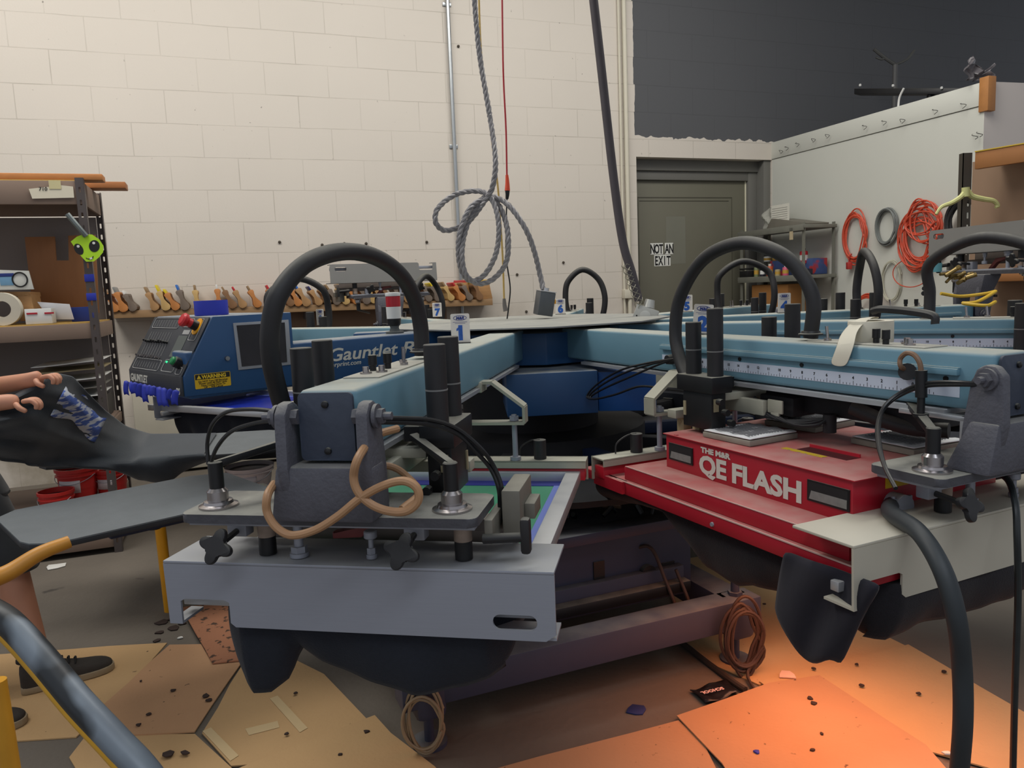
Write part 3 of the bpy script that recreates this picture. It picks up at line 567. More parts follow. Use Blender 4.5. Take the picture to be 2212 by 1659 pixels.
# floor frame
FA = Vector((-.27, 2.0, 0)); e1 = Vector((.925, .38, 0)).normalized(); e2 = Vector((-e1.y, e1.x, 0)); FM = Matrix(((e1.x, e2.x, 0, FA.x), (e1.y, e2.y, 0, FA.y), (0, 0, 1, 0), (0, 0, 0, 1)))
M_BASE = mat('slate_blue_frame_paint', (54, 58, 78), .55, 0, .2, 6, dust=.25)
b = MB(FM); b.box(-.08, 1.12, -.045, .045, .13, .225, .005); b.box(-.08, 1.12, 2.1, 2.2, .13, .225, .005); b.box(-.05, .05, 0, 2.15, .13, .225, .005); b.box(1.0, 1.1, 0, 2.15, .13, .225, .005)
b.build('floor_frame', M_BASE, pr)
b = MB(FM); b.box(.0, 1.0, .17, 1.3, .2, .47, .004); b.box(.05, .95, .14, .175, .20, .30, .003); b.box(0, 1.02, .12, .2, .44, .475, .003); b.build('base_cabinet', M_BASE, pr)
b = MB(FM); b.box(.1, .95, .10, .14, .225, .26, .003); b.box(.62, .66, .165, .172, .28, .36); b.cyl((.82, .17, .29), (.82, .15, .29), .028, n=20); b.box(.88, .93, .165, .172, .24, .31); b.build('cabinet_fitting', M_BLACK, pr)
for k, (x, y) in enumerate(((0, 0), (1.05, 0), (0, 2.15), (1.05, 2.15))):
    b = MB(FM); b.cyl((x, y, 0), (x, y, .012), .05, n=20); b.cyl((x, y, .01), (x, y, .28), .014, n=12); b.cyl((x, y, .225), (x, y, .24), .024, n=6); b.box(x-.045, x+.045, y-.05, y+.05, .09, .228, .02); b.build('levelling_foot', M_BASE, pr)
for k in range(10):
    Bk = AM(A1+36*k+0.0); b = MB(Bk); b.box(.3, 1.75, -.03, .03, .575, .625, .003); b.build('pallet_arm', mat('dark_blue_arm', (22, 38, 70), .6, 0, .2, 9) if k % 2 else M_SOOT, pr)
# console: sloped control face at the end of the lettered beam
ck = thing('control_console', 'blue control console with sliders, red stop button and yellow warning label', 'control console', B10 @ Vector((1.3, -.18, .96)), R(90-A10))
b = MB(B10); prof = [(1.15, .96), (1.515, .965), (1.515, 1.025), (1.412, 1.202), (1.15, 1.202)]
b.prism([(r_, -.42, z_) for r_, z_ in prof], (0, .485, 0), .004); body = b.build('console_body', M_DBLUE, ck)
fx = Vector((1.412-1.515, 0, 1.202-1.025)).normalized()         # up the slope
CO = Vector((1.518, -.42, 1.025)); fn = Vector((fx.z, 0, -fx.x))
def cf(s, t, h=0): return CO + Vector((0, s, 0)) + fx*t + fn*h   # face coords: s across (0..0.48), t up the slope (0..0.205)
b = MB(B10); b.prism([cf(0, 0, 0), cf(.48, 0, 0), cf(.48, .202, 0), cf(0, .202, 0)], fn*.003, .001)
b.box(1.515, 1.521, -.42, .06, .967, 1.027, .001); face = b.build('control_face', mat('charcoal_control_panel', (52, 54, 58), .5, 0, .12, 20, spots=.08, spotcol=(84, 84, 84), spotscale=40), ck)
# on the picture the left end of the face is the -s end
def ring(b, s0, s1, t0, t1):
    P = [cf(s, t, .0045) for s, t in rrect(s0, s1, t0, t1, .008, 3)]; b.tube(P, .0012, 4, 1, closed=True)
b = MB(B10); ring(b, .03, .27, .008, .045); ring(b, .03, .27, .16, .197); ring(b, .30, .40, .01, .05); ring(b, .30, .38, .165, .195); ring(b, .40, .455, .12, .195); ring(b, .425, .465, .006, .03)
for k in range(9):
    for t0, t1 in ((.015, .035), (.06, .098), (.11, .145), (.165, .19)):
        b.prism([cf(.045+.024*k, t0, .0035), cf(.0465+.024*k, t0, .0035), cf(.0465+.024*k, t1, .0035), cf(.045+.024*k, t1, .0035)], fn*.0006)
b.prism([cf(.33, .14, .0035), cf(.385, .14, .0035), cf(.385, .155, .0035), cf(.33, .155, .0035)], fn*.0006)
b.build('panel_marking', mat('pale_grey_print', (160, 160, 158), .6), face)
b = MB(B10); b.prism([cf(.31, .06, .003), cf(.385, .06, .003), cf(.385, .135, .003), cf(.31, .135, .003)], fn*.0012); b.prism([cf(.34, .165, .003), cf(.375, .165, .003), cf(.375, .185, .003), cf(.34, .185, .003)], fn*.001); b.build('display_window', mat('grey_green_display', (92, 98, 94), .35), face)
for row, t in enumerate((.052, .108)):
    for k in range(9):
        b = MB(B10); b.cyl(cf(.046+.024*k, t, .003), cf(.046+.024*k, t-.002*(k % 3), .02), .0042, .0034, n=8); b.build('slider_knob' if row else 'toggle_lever', M_BLACK if row else M_CHROME, face)
b = MB(B10); b.lathe([(.028, 0), (.028, .003)], cf(.425, .168, .003), fn, 20); b.build('stop_collar', M_YEL, face)
b = MB(B10); b.lathe([(.016, 0), (.016, .022)], cf(.425, .168, .003), fn, 20); sbt = b.build('stop_base', M_BLACK, face)
b = MB(B10); b.lathe([(.014, .02), (.014, .034), (.021, .04), (.022, .05), (.017, .055), (.005, .056)], cf(.425, .168, .003), fn, 22); b.build('stop_button', mat('red_button', (196, 30, 38), .35), face)
b = MB(B10); b.lathe([(.017, 0), (.017, .022), (.012, .024)], cf(.435, .04, .003), fn, 20); b.build('start_base', M_BLACK, face)
b = MB(B10); b.lathe([(.013, .022), (.013, .03), (.01, .033), (.002, .034)], cf(.435, .04, .003), fn, 20); b.build('start_button', mat('green_button', (24, 130, 72), .35), face)
b = MB(B10); b.lathe([(.004, 0), (.003, .004)], cf(.315, .042, .003), fn, 10); b.build('pilot_light', mat('green_pilot', (60, 220, 150), .3, emit=((60, 220, 150), 1.0)), face)
b = MB(B10); b.text('GAUNTLET', .034, (1.5218, -.405, .99), (0, 1, 0), (0, 0, 1), .0006, .001, shear=.1, space=.95); b.text('RS', .026, (1.5218, .015, .972), (0, 1, 0), (0, 0, 1), .0006, .001, shear=.1); b.build('console_lettering', M_CREAM, face)
# side: mesh window, lock, warning label
def sidept(px, py): return B10.inverted() @ on_s(px, py, .066, A10)
b = MB(B10); w0, w1 = sidept(600, 690), sidept(498, 795)
P = [(r_, .065, z_) for r_, z_ in ((1.163, 1.178), (1.35, 1.178), (1.345, 1.03), (1.163, 1.03))]
b.prism(P, (0, .004, 0), .001); fr = b.build('window_frame', mat('pale_tape_frame', (150, 152, 158), .6, 0, .2, 20), body)
b = MB(B10); b.prism([(r_, .069, z_) for r_, z_ in ((1.178, 1.17), (1.34, 1.17), (1.334, 1.04), (1.18, 1.04))], (0, .0015, 0)); b.build('filter_mesh', mat('dusty_black_mesh', (48, 46, 50), .85, 0, .4, 14, spots=.3, spotcol=(78, 76, 80), spotscale=9), fr)
b = MB(B10); b.lathe([(.008, 0), (.007, .008)], (1.378, .065, 1.07), (0, 1, 0), 12); b.build('key_lock', M_CHROME, body)
wl0 = sidept(419, 805); wl1 = sidept(500, 839)
rc = (wl0.x+wl1.x)/2
b = MB(B10); b.prism([(x, .0655, z) for x, z in rrect(wl1.x, wl0.x, 0.985, 1.03, .003, 3)], (0, .001, 0)); lb = b.build('warning_label', mat('yellow_label', (214, 172, 24), .5, 0, .05, 20), body)
b = MB(B10); b.box(wl1.x+.002, wl0.x-.002, .0665, .067, 1.013, 1.0285); b.build('label_header', M_TXT, lb)
b = MB(B10); b.text('WARNING', .0155, (rc-.004, .0672, 1.0152), (-1, 0, 0), (0, 0, 1), .0003, .0006, align='CENTER'); b.prism([(wl0.x-.006, .0671, 1.015), (wl0.x-.020, .0671, 1.015), (wl0.x-.013, .0671, 1.027)], (0, .0004, 0)); b.build('label_title', mat('yellow_ink', (226, 190, 40), .5), lb)
b = MB(B10)
for k, t in enumerate(('Do NOT Turn Off Electrical', 'Power Until All Flash Units', 'Have Cooled Down To', 'Off  -  Will Cancel')): b.text(t, .0078, (rc, .067, 1.004-.0062*k), (-1, 0, 0), (0, 0, 1), .0002, .0001, align='CENTER')
b.build('label_text', M_TXT, lb)
# blue tape strips stuck along the console's lower lip
rnd = random.Random(3)
for k in range(11):
    s = -.40+.045*k+rnd.uniform(-.008, .008); L_ = rnd.uniform(.03, .06); w_ = rnd.uniform(.009, .016); tw = rnd.uniform(-.02, .02)
    b = MB(B10); b.grid(2, 5, lambda u, v, s=s, L_=L_, w_=w_, tw=tw: (1.537+.006*math.sin(v*2.2)-.73*(u-.5)*1.5*w_, s+.683*(u-.5)*1.5*w_+tw*v, .988-L_*v+.004*math.sin(u*5)))
    single('tape_strip', b, M_TAPE, 'loose strip of blue masking tape hanging from the front lip of the console', 'tape', 'blue tape strips under the console', solid=.0006)
# blue tape roll standing on the console, red and white beacon
q = on_s(456, 662, -.10, A10); q.z = 1.203
b = MB(); b.lathe([(.030, 0), (.052, 0), (.0525, .002), (.0525, .046), (.052, .048), (.030, .048), (.030, 0)], q, (0, 0, 1), 40, cap=False); tr = single('tape_roll', b, mat('blue_tape_roll', (40, 54, 176), .55, 0, .05, 20), 'fat roll of bright blue tape lying on top of the console', 'tape roll')
b = MB(); q = B10 @ Vector((.70, .0, 1.101)); bc = thing('signal_beacon', 'small red and white signal beacon standing on the lettered blue beam', 'signal light', q)
b = MB(); b.lathe([(.034, 0), (.034, .006), (.02, .008), (.016, .02), (.018, .028)], q, n=24); b.build('beacon_base', mat('grey_rubber', (80, 84, 84), .6), bc)
b = MB(); b.lathe([(.02, .028), (.024, .034), (.026, .055), (.026, .0551)], q, n=24); b.build('beacon_socket', M_BLACK, bc)
b = MB(); b.lathe([(.027, .055), (.028, .099)], q, n=24); b.build('white_lens', M_WHITE, bc)
b = MB(); b.lathe([(.027, .0995), (.0275, .138)], q, n=24); b.build('red_lens', mat('red_lens', (176, 26, 40), .3, 0, .08, 30), bc)
b = MB(); b.lathe([(.028, .139), (.029, .145), (.027, .152), (.01, .153)], q, n=24); b.build('beacon_cap', M_WHITE, bc)
# ================================================================== SCREENS, PALLETS, SHIRTS
def screen(ang, r0, r1, hw, z, label, inkmesh, marg=.055):
    A = AM(ang); t = thing('screen_frame', label, 'printing screen', A @ Vector(((r0+r1)/2, 0, z)), R(90-ang), 'stretched screens in the print heads'); w = .042; h = .032
    b = MB(A); b.box(r0, r0+w, -hw, hw, z, z+h, .003); b.box(r1-w, r1, -hw, hw, z, z+h, .003); b.box(r0+w, r1-w, -hw, -hw+w, z, z+h, .003); b.box(r0+w, r1-w, hw-w, hw, z, z+h, .003); b.build('frame', M_ALUC, t)
    b = MB(A); b.box(r0+w, r1-w, -hw+w, hw-w, z+.002, z+.003); b.build('mesh', inkmesh, t)
    b = MB(A); s0 = hw-w; x0, x1 = r0+w, r1-w
    b.box(x0, x0+.05, -s0, s0, z+.003, z+.0045); b.build('tape_border', mat('dark_blue_tape', (30, 38, 130), .45), t)
    b = MB(A); b.box(x0+.05, x1, s0-.028, s0, z+.003, z+.0045); b.box(x0+.05, x1, -s0, -s0+.028, z+.003, z+.0045); b.build('tape_border', mat('pale_blue_tape', (104, 120, 190), .45), t)
    return t, A
M_GREEN = mat('green_emulsion', (66, 140, 106), .35, 0, .12, 4); M_BMESH = mat('blue_emulsion', (24, 48, 168), .35, 0, .12, 4)
t1, a_ = screen(A1, 1.13, 2.0, .335, .686, 'silver framed screen with green mesh and blue tape in the nearest print head', M_GREEN)
b = MB(a_); b.grid(10, 6, lambda u, v: (1.93-.16*u-.01*math.sin(v*9), .12+.175*v-.03*u*math.sin(v*3+1), .6915+.004*math.sin(u*7+v*5))); b.build('white_ink_puddle', mat('white_ink', (214, 216, 226), .25, 0, .03, 9, coat=.5), t1, solid=.004)
screen(A8, 1.25, 2.17, .335, .672, 'silver framed screen with bright blue mesh under the control console', M_BMESH)
M_PAL = mat('grey_pallet_top', (98, 103, 106), .7, .0, .16, 14, spots=.14, spotcol=(118, 108, 106), spotscale=6, bump=.12, bscale=200)
M_PALE2 = mat('dark_pallet_edge', (36, 38, 42), .6, 0, .2, 20)
def pallet(ang, label, top=M_PAL, hw=.235, r0=1.08, r1=1.985, z=.65, sc=-.03):
    A = AM(ang); t = thing('print_pallet', label, 'printing pallet', A @ Vector((1.5, 0, .62)), R(90-ang), 'pallets on the carousel')
    c = .06; P = [(r0, sc-hw+.06), (r0+.1, sc-hw), (r1-c, sc-hw), (r1-.012, sc-hw+.05), (r1, sc-hw+.09), (r1, sc+hw-.09), (r1-.012, sc+hw-.05), (r1-c, sc+hw), (r0+.1, sc+hw), (r0, sc+hw-.06)]
    b = MB(A); b.prism([(x, y, z-.004) for x, y in P], (0, 0, .004)); b.build('pallet_top', top, t)
    b = MB(A); b.prism([(x, y, z-.018) for x, y in P], (0, 0, .0135), .001); b.build('pallet_board', M_PALE2, t)
    b = MB(A); b.box(r0-.05, 1.75, -.03, .03, z-.045, z-.0182, .003); b.box(1.36, 1.6, -.09, .09, z-.026, z-.0182, .002); b.cyl((1.62, 0, z-.08), (1.62, 0, z-.03), .02, n=16); b.build('pallet_bracket', M_BLACK, t)
    return t, A
pallet(A10, 'empty grey printing pallet reaching out at the left foreground', r0=1.30)
LP = {A9: 'pallet under the shirt that the person is pulling off', A1: 'pallet under the nearest silver screen, covered by a navy shirt', A2: 'pallet under the red flash dryer, covered by a black shirt', A8: 'pallet under the screen with blue mesh', A3: 'pallet under the print head behind the flash dryer', A7: 'pallet under the flipped print head by the squeegee rack', A4: 'pallet under the flipped print head at far right', A6: 'pallet pointing to the white wall behind the hub', A5: 'pallet pointing to the door corner behind the hub'}
for a, l in LP.items(): pallet(a, l, hw=.22 if a != A9 else .255, sc=0 if a != A9 else 0, r1=1.98)

def draped_shirt(ang, label, hemf, r0=1.05, r1=2.0, hw=.235, z=.657, n=160, rows=12, folds=.012, seed=1, material=None, extra=None, bottom_in=.05):
    """T-shirt slipped over a pallet: top panel, hanging edge whose length follows hemf(angle-like parameter)"""
    A = AM(ang); rnd = random.Random(seed); ph = [rnd.uniform(0, 6) for _ in range(6)]
    P = []; c = .05
    # walk the rim: from inner left, out along -s side, across the outer end, back along +s side, across inner end
    seg = [((r0, -hw), (r1-c, -hw)), ((r1-c, -hw), (r1, -hw+c)), ((r1, -hw+c), (r1, hw-c)), ((r1, hw-c), (r1-c, hw)), ((r1-c, hw), (r0, hw)), ((r0, hw), (r0, -hw))]
    Ls = [math.dist(a, q) for a, q in seg]; T = sum(Ls)
    for i in range(n):
        d = T*i/n; k = 0
        while d > Ls[k]: d -= Ls[k]; k += 1
        a, q = seg[k]; f = d/Ls[k]; P.append((a[0]+(q[0]-a[0])*f, a[1]+(q[1]-a[1])*f))
    b = MB(A); rings = []
    cx = (r0+r1)/2
    for j in range(rows+1):
        v = j/rows; ring = []
        for i, (x, y) in enumerate(P):
            drop, push = hemf(x, y)
            ox, oy = (x-cx)/(.5*(r1-r0)), y/hw; m = max(abs(ox), abs(oy)); nx, ny = (1 if ox > 0 else -1, 0) if abs(ox) > abs(oy) else (0, 1 if oy > 0 else -1)
            u = i/n*2*PI
            w = folds*(math.sin(9*u+ph[0]+1.5*v)+.6*math.sin(17*u+ph[1]-2*v)+.4*math.sin(29*u+ph[2]))*v
            e = .006+push*v-bottom_in*v*v
            ring.append(b.bm.verts.new(A @ Vector((x+nx*(w+e), y+ny*(w+e), z-drop*v-.003*(v > 0)))))
        rings.append(ring)
    for a, q in zip(rings, rings[1:]):
        for i in range(n): b.bm.faces.new((a[i], a[(i+1) % n], q[(i+1) % n], q[i]))
    b.bm.faces.new(rings[0])
    o = b.build('tshirt', material or M_SHIRT, None, solid=.003, angle=60)
    tag(o, label, 't-shirt', 'shirts loaded on the pallets'); return recenter(o)
def sm(a, b_, x): t = max(0, min(1, (x-a)/(b_-a))); return t*t*(3-2*t)
H1 = [(-.30, .50), (-.245, .475), (-.205, .478), (-.167, .506), (-.137, .571), (-.09, .549), (0, .516), (.095, .493), (.19, .508), (.28, .55), (.35, .60)]
def tab(T, x):
    if x <= T[0][0]: return T[0][1]
    for (a, p), (c, q) in zip(T, T[1:]):
        if x <= c: return p+(q-p)*(x-a)/(c-a)
    return T[-1][1]
def hem1(x, y):
    e = sm(1.86, 2.0, x); return (.10+.02*math.sin(x*9))*(1-e)+(.657-tab(H1, y))*e, .02
def hemD(x, y): return .09+.05*math.sin(x*7+y*9)+.06*sm(1.7, 2, x)*math.exp(-(y/.2)**2), .02
H2 = [(1.05, .60), (1.38, .64), (1.43, .573), (1.51, .53), (1.64, .52), (1.70, .545), (1.8, .555), (2.05, .56)]
def hem2(x, y): return .657-tab(H2, x)+.02*sm(1.9, 2.05, x), .015
draped_shirt(A1, 'navy t-shirt drooping below the long aluminium channel of the nearest print head', hem1, seed=4, folds=.006, hw=.29, r1=2.03, n=260)
draped_shirt(A2, 'black t-shirt hanging below the red flash dryer', hem2, seed=8, folds=.006, hw=.30, r1=2.05, material=mat('black_cotton', (20, 17, 24), .95, 0, .25, 90, sheen=.05, bump=.2, bscale=300))
draped_shirt(A8, 'dark navy t-shirt hanging under the screen with blue mesh', lambda x, y: (.14, .02), seed=2, hw=.26, r1=2.1)
for a, l, s_ in ((A3, 'dark t-shirt on the pallet beyond the flash dryer', 5), (A4, 'dark t-shirt on the pallet under the flipped head at far right', 6), (A7, 'dark t-shirt on the pallet near the squeegee rack', 9), (A6, 'dark t-shirt on the pallet behind the centre hub', 11), (A5, 'dark t-shirt on the pallet towards the door corner', 12)):
    draped_shirt(a, l, hemD, seed=s_)
# sleeve of the second shirt hanging out below the flash dryer, navy
def strip_mesh(name, rows, m, label, cat, thick=.004, group=None, sub=1):
    """rows of world points -> cloth surface"""
    b = MB(); G = [[b.bm.verts.new(p) for p in r_] for r_ in rows]
    for a, q in zip(G, G[1:]):
        for i in range(len(a)-1): b.bm.faces.new((a[i], a[i+1], q[i+1], q[i]))
    o = tag(b.build(name, m, None, solid=thick, sub=sub, angle=80), label, cat, group); return recenter(o)
D2 = lambda px, py, r_: on_r(px, py, r_, A2)
Sd = lambda px, py, s_=-.34: on_s(px, py, s_, A2)
rows = []
for v in range(7):
    f = v/6; row = []
    for u in range(9):
        g = u/8; L0 = Vector((1692+ (1675-1692)*f, 1188+(1318-1188)*f)); R0 = Vector((1905, 1262)).lerp(Vector((1818, 1425)), f); top = L0.lerp(R0, g)
        if f > .5: top.y += 62*(f-.5)*2*math.sin(min(1, g*1.18)*PI*.93)**.9*(1 if g < .75 else .85)
        row.append(Sd(top.x, top.y, -.355+.012*math.sin(g*11+f*3)+.015*f))
    rows.append(row)
strip_mesh('sleeve_cloth', rows, mat('dark_navy_cotton', (20, 19, 32), .95, 0, .2, 80, sheen=.08), 'navy sleeve hanging in a point below the front edge of the red flash dryer', 'cloth', .02)

# ================================================================== FLASH DRYER in the second print head
fl = thing('flash_dryer', 'low red flash dryer with big white lettering sitting in the print head at right', 'flash dryer', AM2 @ Vector((1.6, 0, .66)), R(90-A2))
b = MB(AM2); b.box(1.295, 1.925, -.225, .24, .735, .83, .0025); top = b.build('upper_housing', M_RED, fl)
b = MB(AM2); b.box(1.29, 1.935, -.232, .247, .8305, .8335, .001); b.box(1.335, 1.345, -.228, -.220, .8335, .835); b.build('lid', M_RED, top)
b = MB(AM2); b.box(1.225, 2.0, -.32, .32, .70, .738, .003); b.box(1.13, 2.045, -.335, .335, .662, .70, .003); lowh = b.build('lower_tray', M_RED, fl)
b = MB(AM2); b.box(1.235, 1.99, -.322, -.320, .7385, .7405); b.box(1.21, 2.02, -.337, -.334, .699, .702); b.build('edge_line', mat('pale_edge_line', (206, 170, 160), .6), lowh)
b = MB(AM2)
for r_ in (1.2, 1.62, 2.0): b.lathe([(.006, 0), (.005, .004)], (r_, -.335, .676), (0, -1, 0), 8)
b.build('rivet', M_ALU, lowh)
b = MB(AM2); b.box(1.18, 2.0, -.29, .29, .656, .661); b.build('heater_panel', mat('glowing_heater', (230, 90, 40), .6, emit=((255, 70, 18), 2.2)), fl)
def fp(px, py): l = AM2.inverted() @ on_s(px, py, -.226, A2); return l
for (xa, ya), (xb, yb) in (((1446, 962), (1497, 1003)), ((1745, 1042), (1836, 1100))):
    p0 = fp(xa, ya); p1 = fp(xb, yb); r0_, r1_ = p0.x, p1.x; z1 = .810; z0 = .763
    b = MB(AM2); b.box(r0_, r1_, -.228, -.2255, z0, z1); vt = b.build('vent_frame', M_BLACK, top)
    b = MB(AM2); b.box(r0_+.004, r1_-.004, -.2285, -.228, z0+.004, z1-.004); b.build('vent_recess', mat('vent_dark', (18, 18, 20), .8), vt)
    b = MB(AM2); b.hexa([(r0_+.006, -.2288, z0+.005), (r1_-.006, -.2288, z0+.005), (r1_-.006, -.2284, z0+.005), (r0_+.006, -.2284, z0+.005), (r0_+.012, -.2288, z0+.024), (r1_-.006, -.2288, z0+.024), (r1_-.006, -.2284, z0+.024), (r0_+.012, -.2284, z0+.024)]); b.build('dusty_louvre', mat('dusty_louvre', (120, 120, 116), .8, 0, .3, 60), vt)
pa = fp(1511, 1037); pb = fp(1731, 1094); pc = fp(1514, 983)
m_ = pa.x+(pb.x-pa.x)*.36
text_fit(AM2, 'QE', pa.x, pa.x+(pb.x-pa.x)*.30, .752, .048, -.2262, .04, 'dryer_lettering', M_CREAM, top); text_fit(AM2, 'FLASH', m_, pb.x, .752, .048, -.2262, .04, 'dryer_lettering', M_CREAM, top)
text_fit(AM2, 'THE M&R', pc.x, fp(1578, 995).x, .8065, .014, -.2262, .05, 'maker_lettering', M_CREAM, top)
b = MB(AM2); p = [(1.49, -.12), (1.635, -.12), (1.635, -.165), (1.49, -.165)]
l0 = AM2.inverted() @ atz(1741, 967, .834); l1 = AM2.inverted() @ atz(1852, 990, .834)
b.box(l0.x, l1.x, l0.y-.03, l0.y+.012, .8337, .8345); b.build('slot_shade_patch', mat('slot_shadow_red', (70, 10, 16), .6), top)  # flat patch on the lid; the slot's shade is put into its dark red
b = MB(AM2); b.box(l0.x, l1.x, l0.y+.012, l0.y+.016, .8337, .842); b.build('slot_lip', M_REDR, top)
b = MB(AM2); b.box(l0.x-.03, l1.x-.05, l0.y-.052, l0.y-.034, .8336, .8344); b.build('yellow_strip', mat('worn_yellow_label', (196, 164, 40), .5, 0, .15, 40, spots=.4, spotcol=(150, 140, 120), spotscale=90), top)
b = MB(AM2); b.box(1.9255, 1.927, -.13, -.06, .80, .825); b.build('side_label', mat('yellow_label', (214, 172, 24)), top)
b = MB(AM2); b.box(1.10, 1.25, -.345, -.325, .665, .70); b.box(1.03, 1.13, -.34, .34, .672, .70, .002); b.build('tray_guide', M_RED, lowh)
# furnace filters lying on the lid
def filt(px, py, wr, ws, yaw, label):
    q = atz(px, py, .8345); M = Matrix.Translation(q) @ Matrix.Rotation(R(90-A2+yaw), 4, 'Z'); t = thing('air_filter', label, 'air filter', q, R(90-A2+yaw), 'air filters on the dryer lid')
    b = MB(M); b.box(-wr, wr, -ws, ws, 0, .014, .002); b.build('filter_frame', mat('dirty_card_frame', (138, 132, 120), .8, 0, .25, 30), t)
    b = MB(M); b.grid(16, 12, lambda u, v: (-wr*.97+2*wr*.97*u, -ws*.97+2*ws*.97*v, .0180+.0022*math.sin(u*19)*math.sin(v*11))); b.build('filter_sheet', mat('white_filter_sheet', (222, 222, 222), .8, 0, .05, 30), t, solid=.002)
    b = MB(M)
    for k in range(13):
        y = -ws*.72+ws*1.44*k/12; b.box(-wr*.75, wr*.72, y-ws*.013, y+ws*.013, .0200, .0222)
    b.box(-.001, .001, -ws*.7, ws*.7, .0212, .0228); b.build('dark_pleats', mat('dusty_pleats', (116, 116, 118), .9, 0, .2, 40), t)
filt(1619, 945, .085, .085, 3, 'dusty square filter lying nearest the left corner of the red dryer lid')
filt(1748, 918, .085, .085, 6, 'dusty square filter lying farthest back on the red dryer lid')
filt(1958, 962, .09, .085, -2, 'dusty square filter lying at the right end of the red dryer lid')
b = MB(AM2); l = AM2.inverted() @ atz(1830, 905, .836); b.prism([(l.x-.1, l.y-.05, .836), (l.x+.2, l.y+.0, .836), (l.x+.2, l.y+.12, .836), (l.x, l.y+.14, .836)], (0, 0, .002)); single('sheet_metal', b, mat('grey_sheet', (116, 116, 112), .5, .3, .1, 12), 'loose grey metal sheet lying behind the filters on the dryer', 'metal sheet')
# power cable: thick, arching out to the floor
b = MB(AM2); bx = AM2 @ Vector((1.925, -.11, .765))
pts = [bx, on_r(1925, 1108, 2.0, A2), on_r(1985, 1150, 2.1, A2), on_r(2035, 1230, 2.17, A2), on_r(2065, 1330, 2.2, A2), on_r(2078, 1440, 2.2, A2), on_r(2080, 1560, 2.2, A2), on_r(2070, 1700, 2.18, A2), on_r(2060, 1900, 2.15, A2)]
e_ = pts[-1].copy(); pts.append(Vector((e_.x-.01, e_.y, .02)))
b.tube(pts, .0165, 14, 8, raw=True); cbl = b.build('power_cable', mat('dark_teal_rubber', (40, 46, 50), .55, 0, .3, 10, spots=.15, spotcol=(80, 92, 100), spotscale=20), fl)
b = MB(AM2); b.cyl((1.925, -.11, .765), (1.96, -.112, .765), .026, n=14); b.box(1.945, 1.953, -.14, -.08, .735, .785, .002); b.cyl((1.949, -.135, .725), (1.949, -.135, .79), .004, n=8); b.build('cable_clamp', M_ALU, cbl)
# thin air hose with couplings at the right edge
pts = [on_r(2110, 1015, 1.98, A2), on_r(2170, 1030, 2.05, A2), on_r(2192, 1080, 2.1, A2), on_r(2197, 1160, 2.12, A2), on_r(2199, 1300, 2.12, A2), on_r(2192, 1500, 2.12, A2), on_r(2186, 1750, 2.1, A2)]; e_ = pts[-1]; pts.append(Vector((e_.x, e_.y, .02)))
b = MB(); b.tube(pts, .0065, 10, 8, raw=True); ah = single('air_hose', b, mat('striped_black_hose', (32, 38, 40), .35, 0, .4, 30), 'thin black air hose hanging down at the right edge of the view', 'hose')
l = AM2.inverted() @ on_s(2094, 900, -.05, AM2 and A2); b = MB(AM2); b.box(l.x-.012, l.x+.012, -.062, -.038, .865, .962, .002); b.box(1.9, l.x+.012, -.062, -.038, .952, .962, .001); b.build('support_post', M_ALUC, h2)
b = MB(AM2); b.box(1.42, 1.90, .02, .16, .90, .945, .004); b.box(1.44, 1.56, -.02, .06, .89, .94, .004); b.cyl((1.66, .0, .865), (1.66, .0, .91), .016, n=18); b.cyl((1.44, .1, .9), (1.44, .1, .84), .012, n=12)
for k in range(4): b.tube([(1.43, -.03, .93), (1.48+.03*k, -.05, .895-.004*k), (1.56+.03*k, -.04, .885), (1.66, .0, .90)], .004, 6, 4)
b.build('valve_tray', M_SOOT, h2)
b = MB(AM2); b.box(1.50, 1.552, -.05, -.044, .90, .935, .002); b.box(1.512, 1.54, -.05, -.044, .885, .905, .001); b.build('bracket_plate', M_PALE, h2)
for k in (0, 1):
    b = MB(AM2); b.prism([(1.235+.07*k+x, -.13, .80+z) for x, z in ((-.016, 0), (.016, 0), (.016, .05), (.01, .062), (-.01, .062), (-.016, .05))], (0, .03, 0), .003); b.cyl((1.235+.07*k, -.131, .846), (1.235+.07*k, -.128, .846), .006, n=10); b.build('tan_lug', mat('tan_plastic_lug', (160, 146, 112), .6, 0, .1, 20), h2)

# ================================================================== HOSES AND CORDS OF THE HEADS
def hose(name, pts, r, m, label, cat, group=None, n=8, sub=8):
    b = MB(); b.tube(pts, r, n, sub, raw=True); return single(name, b, m, label, cat, group)
def phose(root, name, pts, r, m, n=8):
    b = MB(); b.tube(pts, r, n, 8, raw=True); return b.build(name, m, root)
M_ORH = mat('dusty_orange_hose', (168, 128, 92), .5, 0, .25, 14, spots=.18, spotcol=(190, 140, 30), spotscale=9)
q = lambda px, py, r_=2.16: on_r(px, py, r_, A1)
phose(h1, 'orange_hose', [q(858, 926, 2.02), q(812, 942, 2.08), q(776, 985), q(764, 1030), q(775, 1065), q(806, 1092), q(845, 1105), q(880, 1103), q(903, 1082), q(900, 1054), q(872, 1039), q(830, 1048), q(780, 1075), q(730, 1115), q(680, 1145), q(630, 1156), q(596, 1138), q(577, 1105), q(578, 1070), q(592, 1045, 2.12)], .0072, M_ORH, 10)
phose(h1, 'orange_hose', [q(868, 1100, 2.1), q(905, 1065, 2.05), q(880, 1030, 2.0), q(845, 1008, 2.0), q(790, 1005, 2.02)], .0068, M_ORH, 10)
phose(h1, 'black_air_line', [q(600, 888, 2.1), q(540, 884, 2.08), q(490, 890, 2.06), q(460, 915, 2.05), q(448, 955, 2.04), q(450, 1003, 2.04)], .0038, M_HOSE)
phose(h1, 'black_air_line', [q(600, 908, 2.1), q(550, 914, 2.08), q(500, 932, 2.06), q(468, 968, 2.05), q(452, 1012, 2.04)], .0038, M_HOSE)
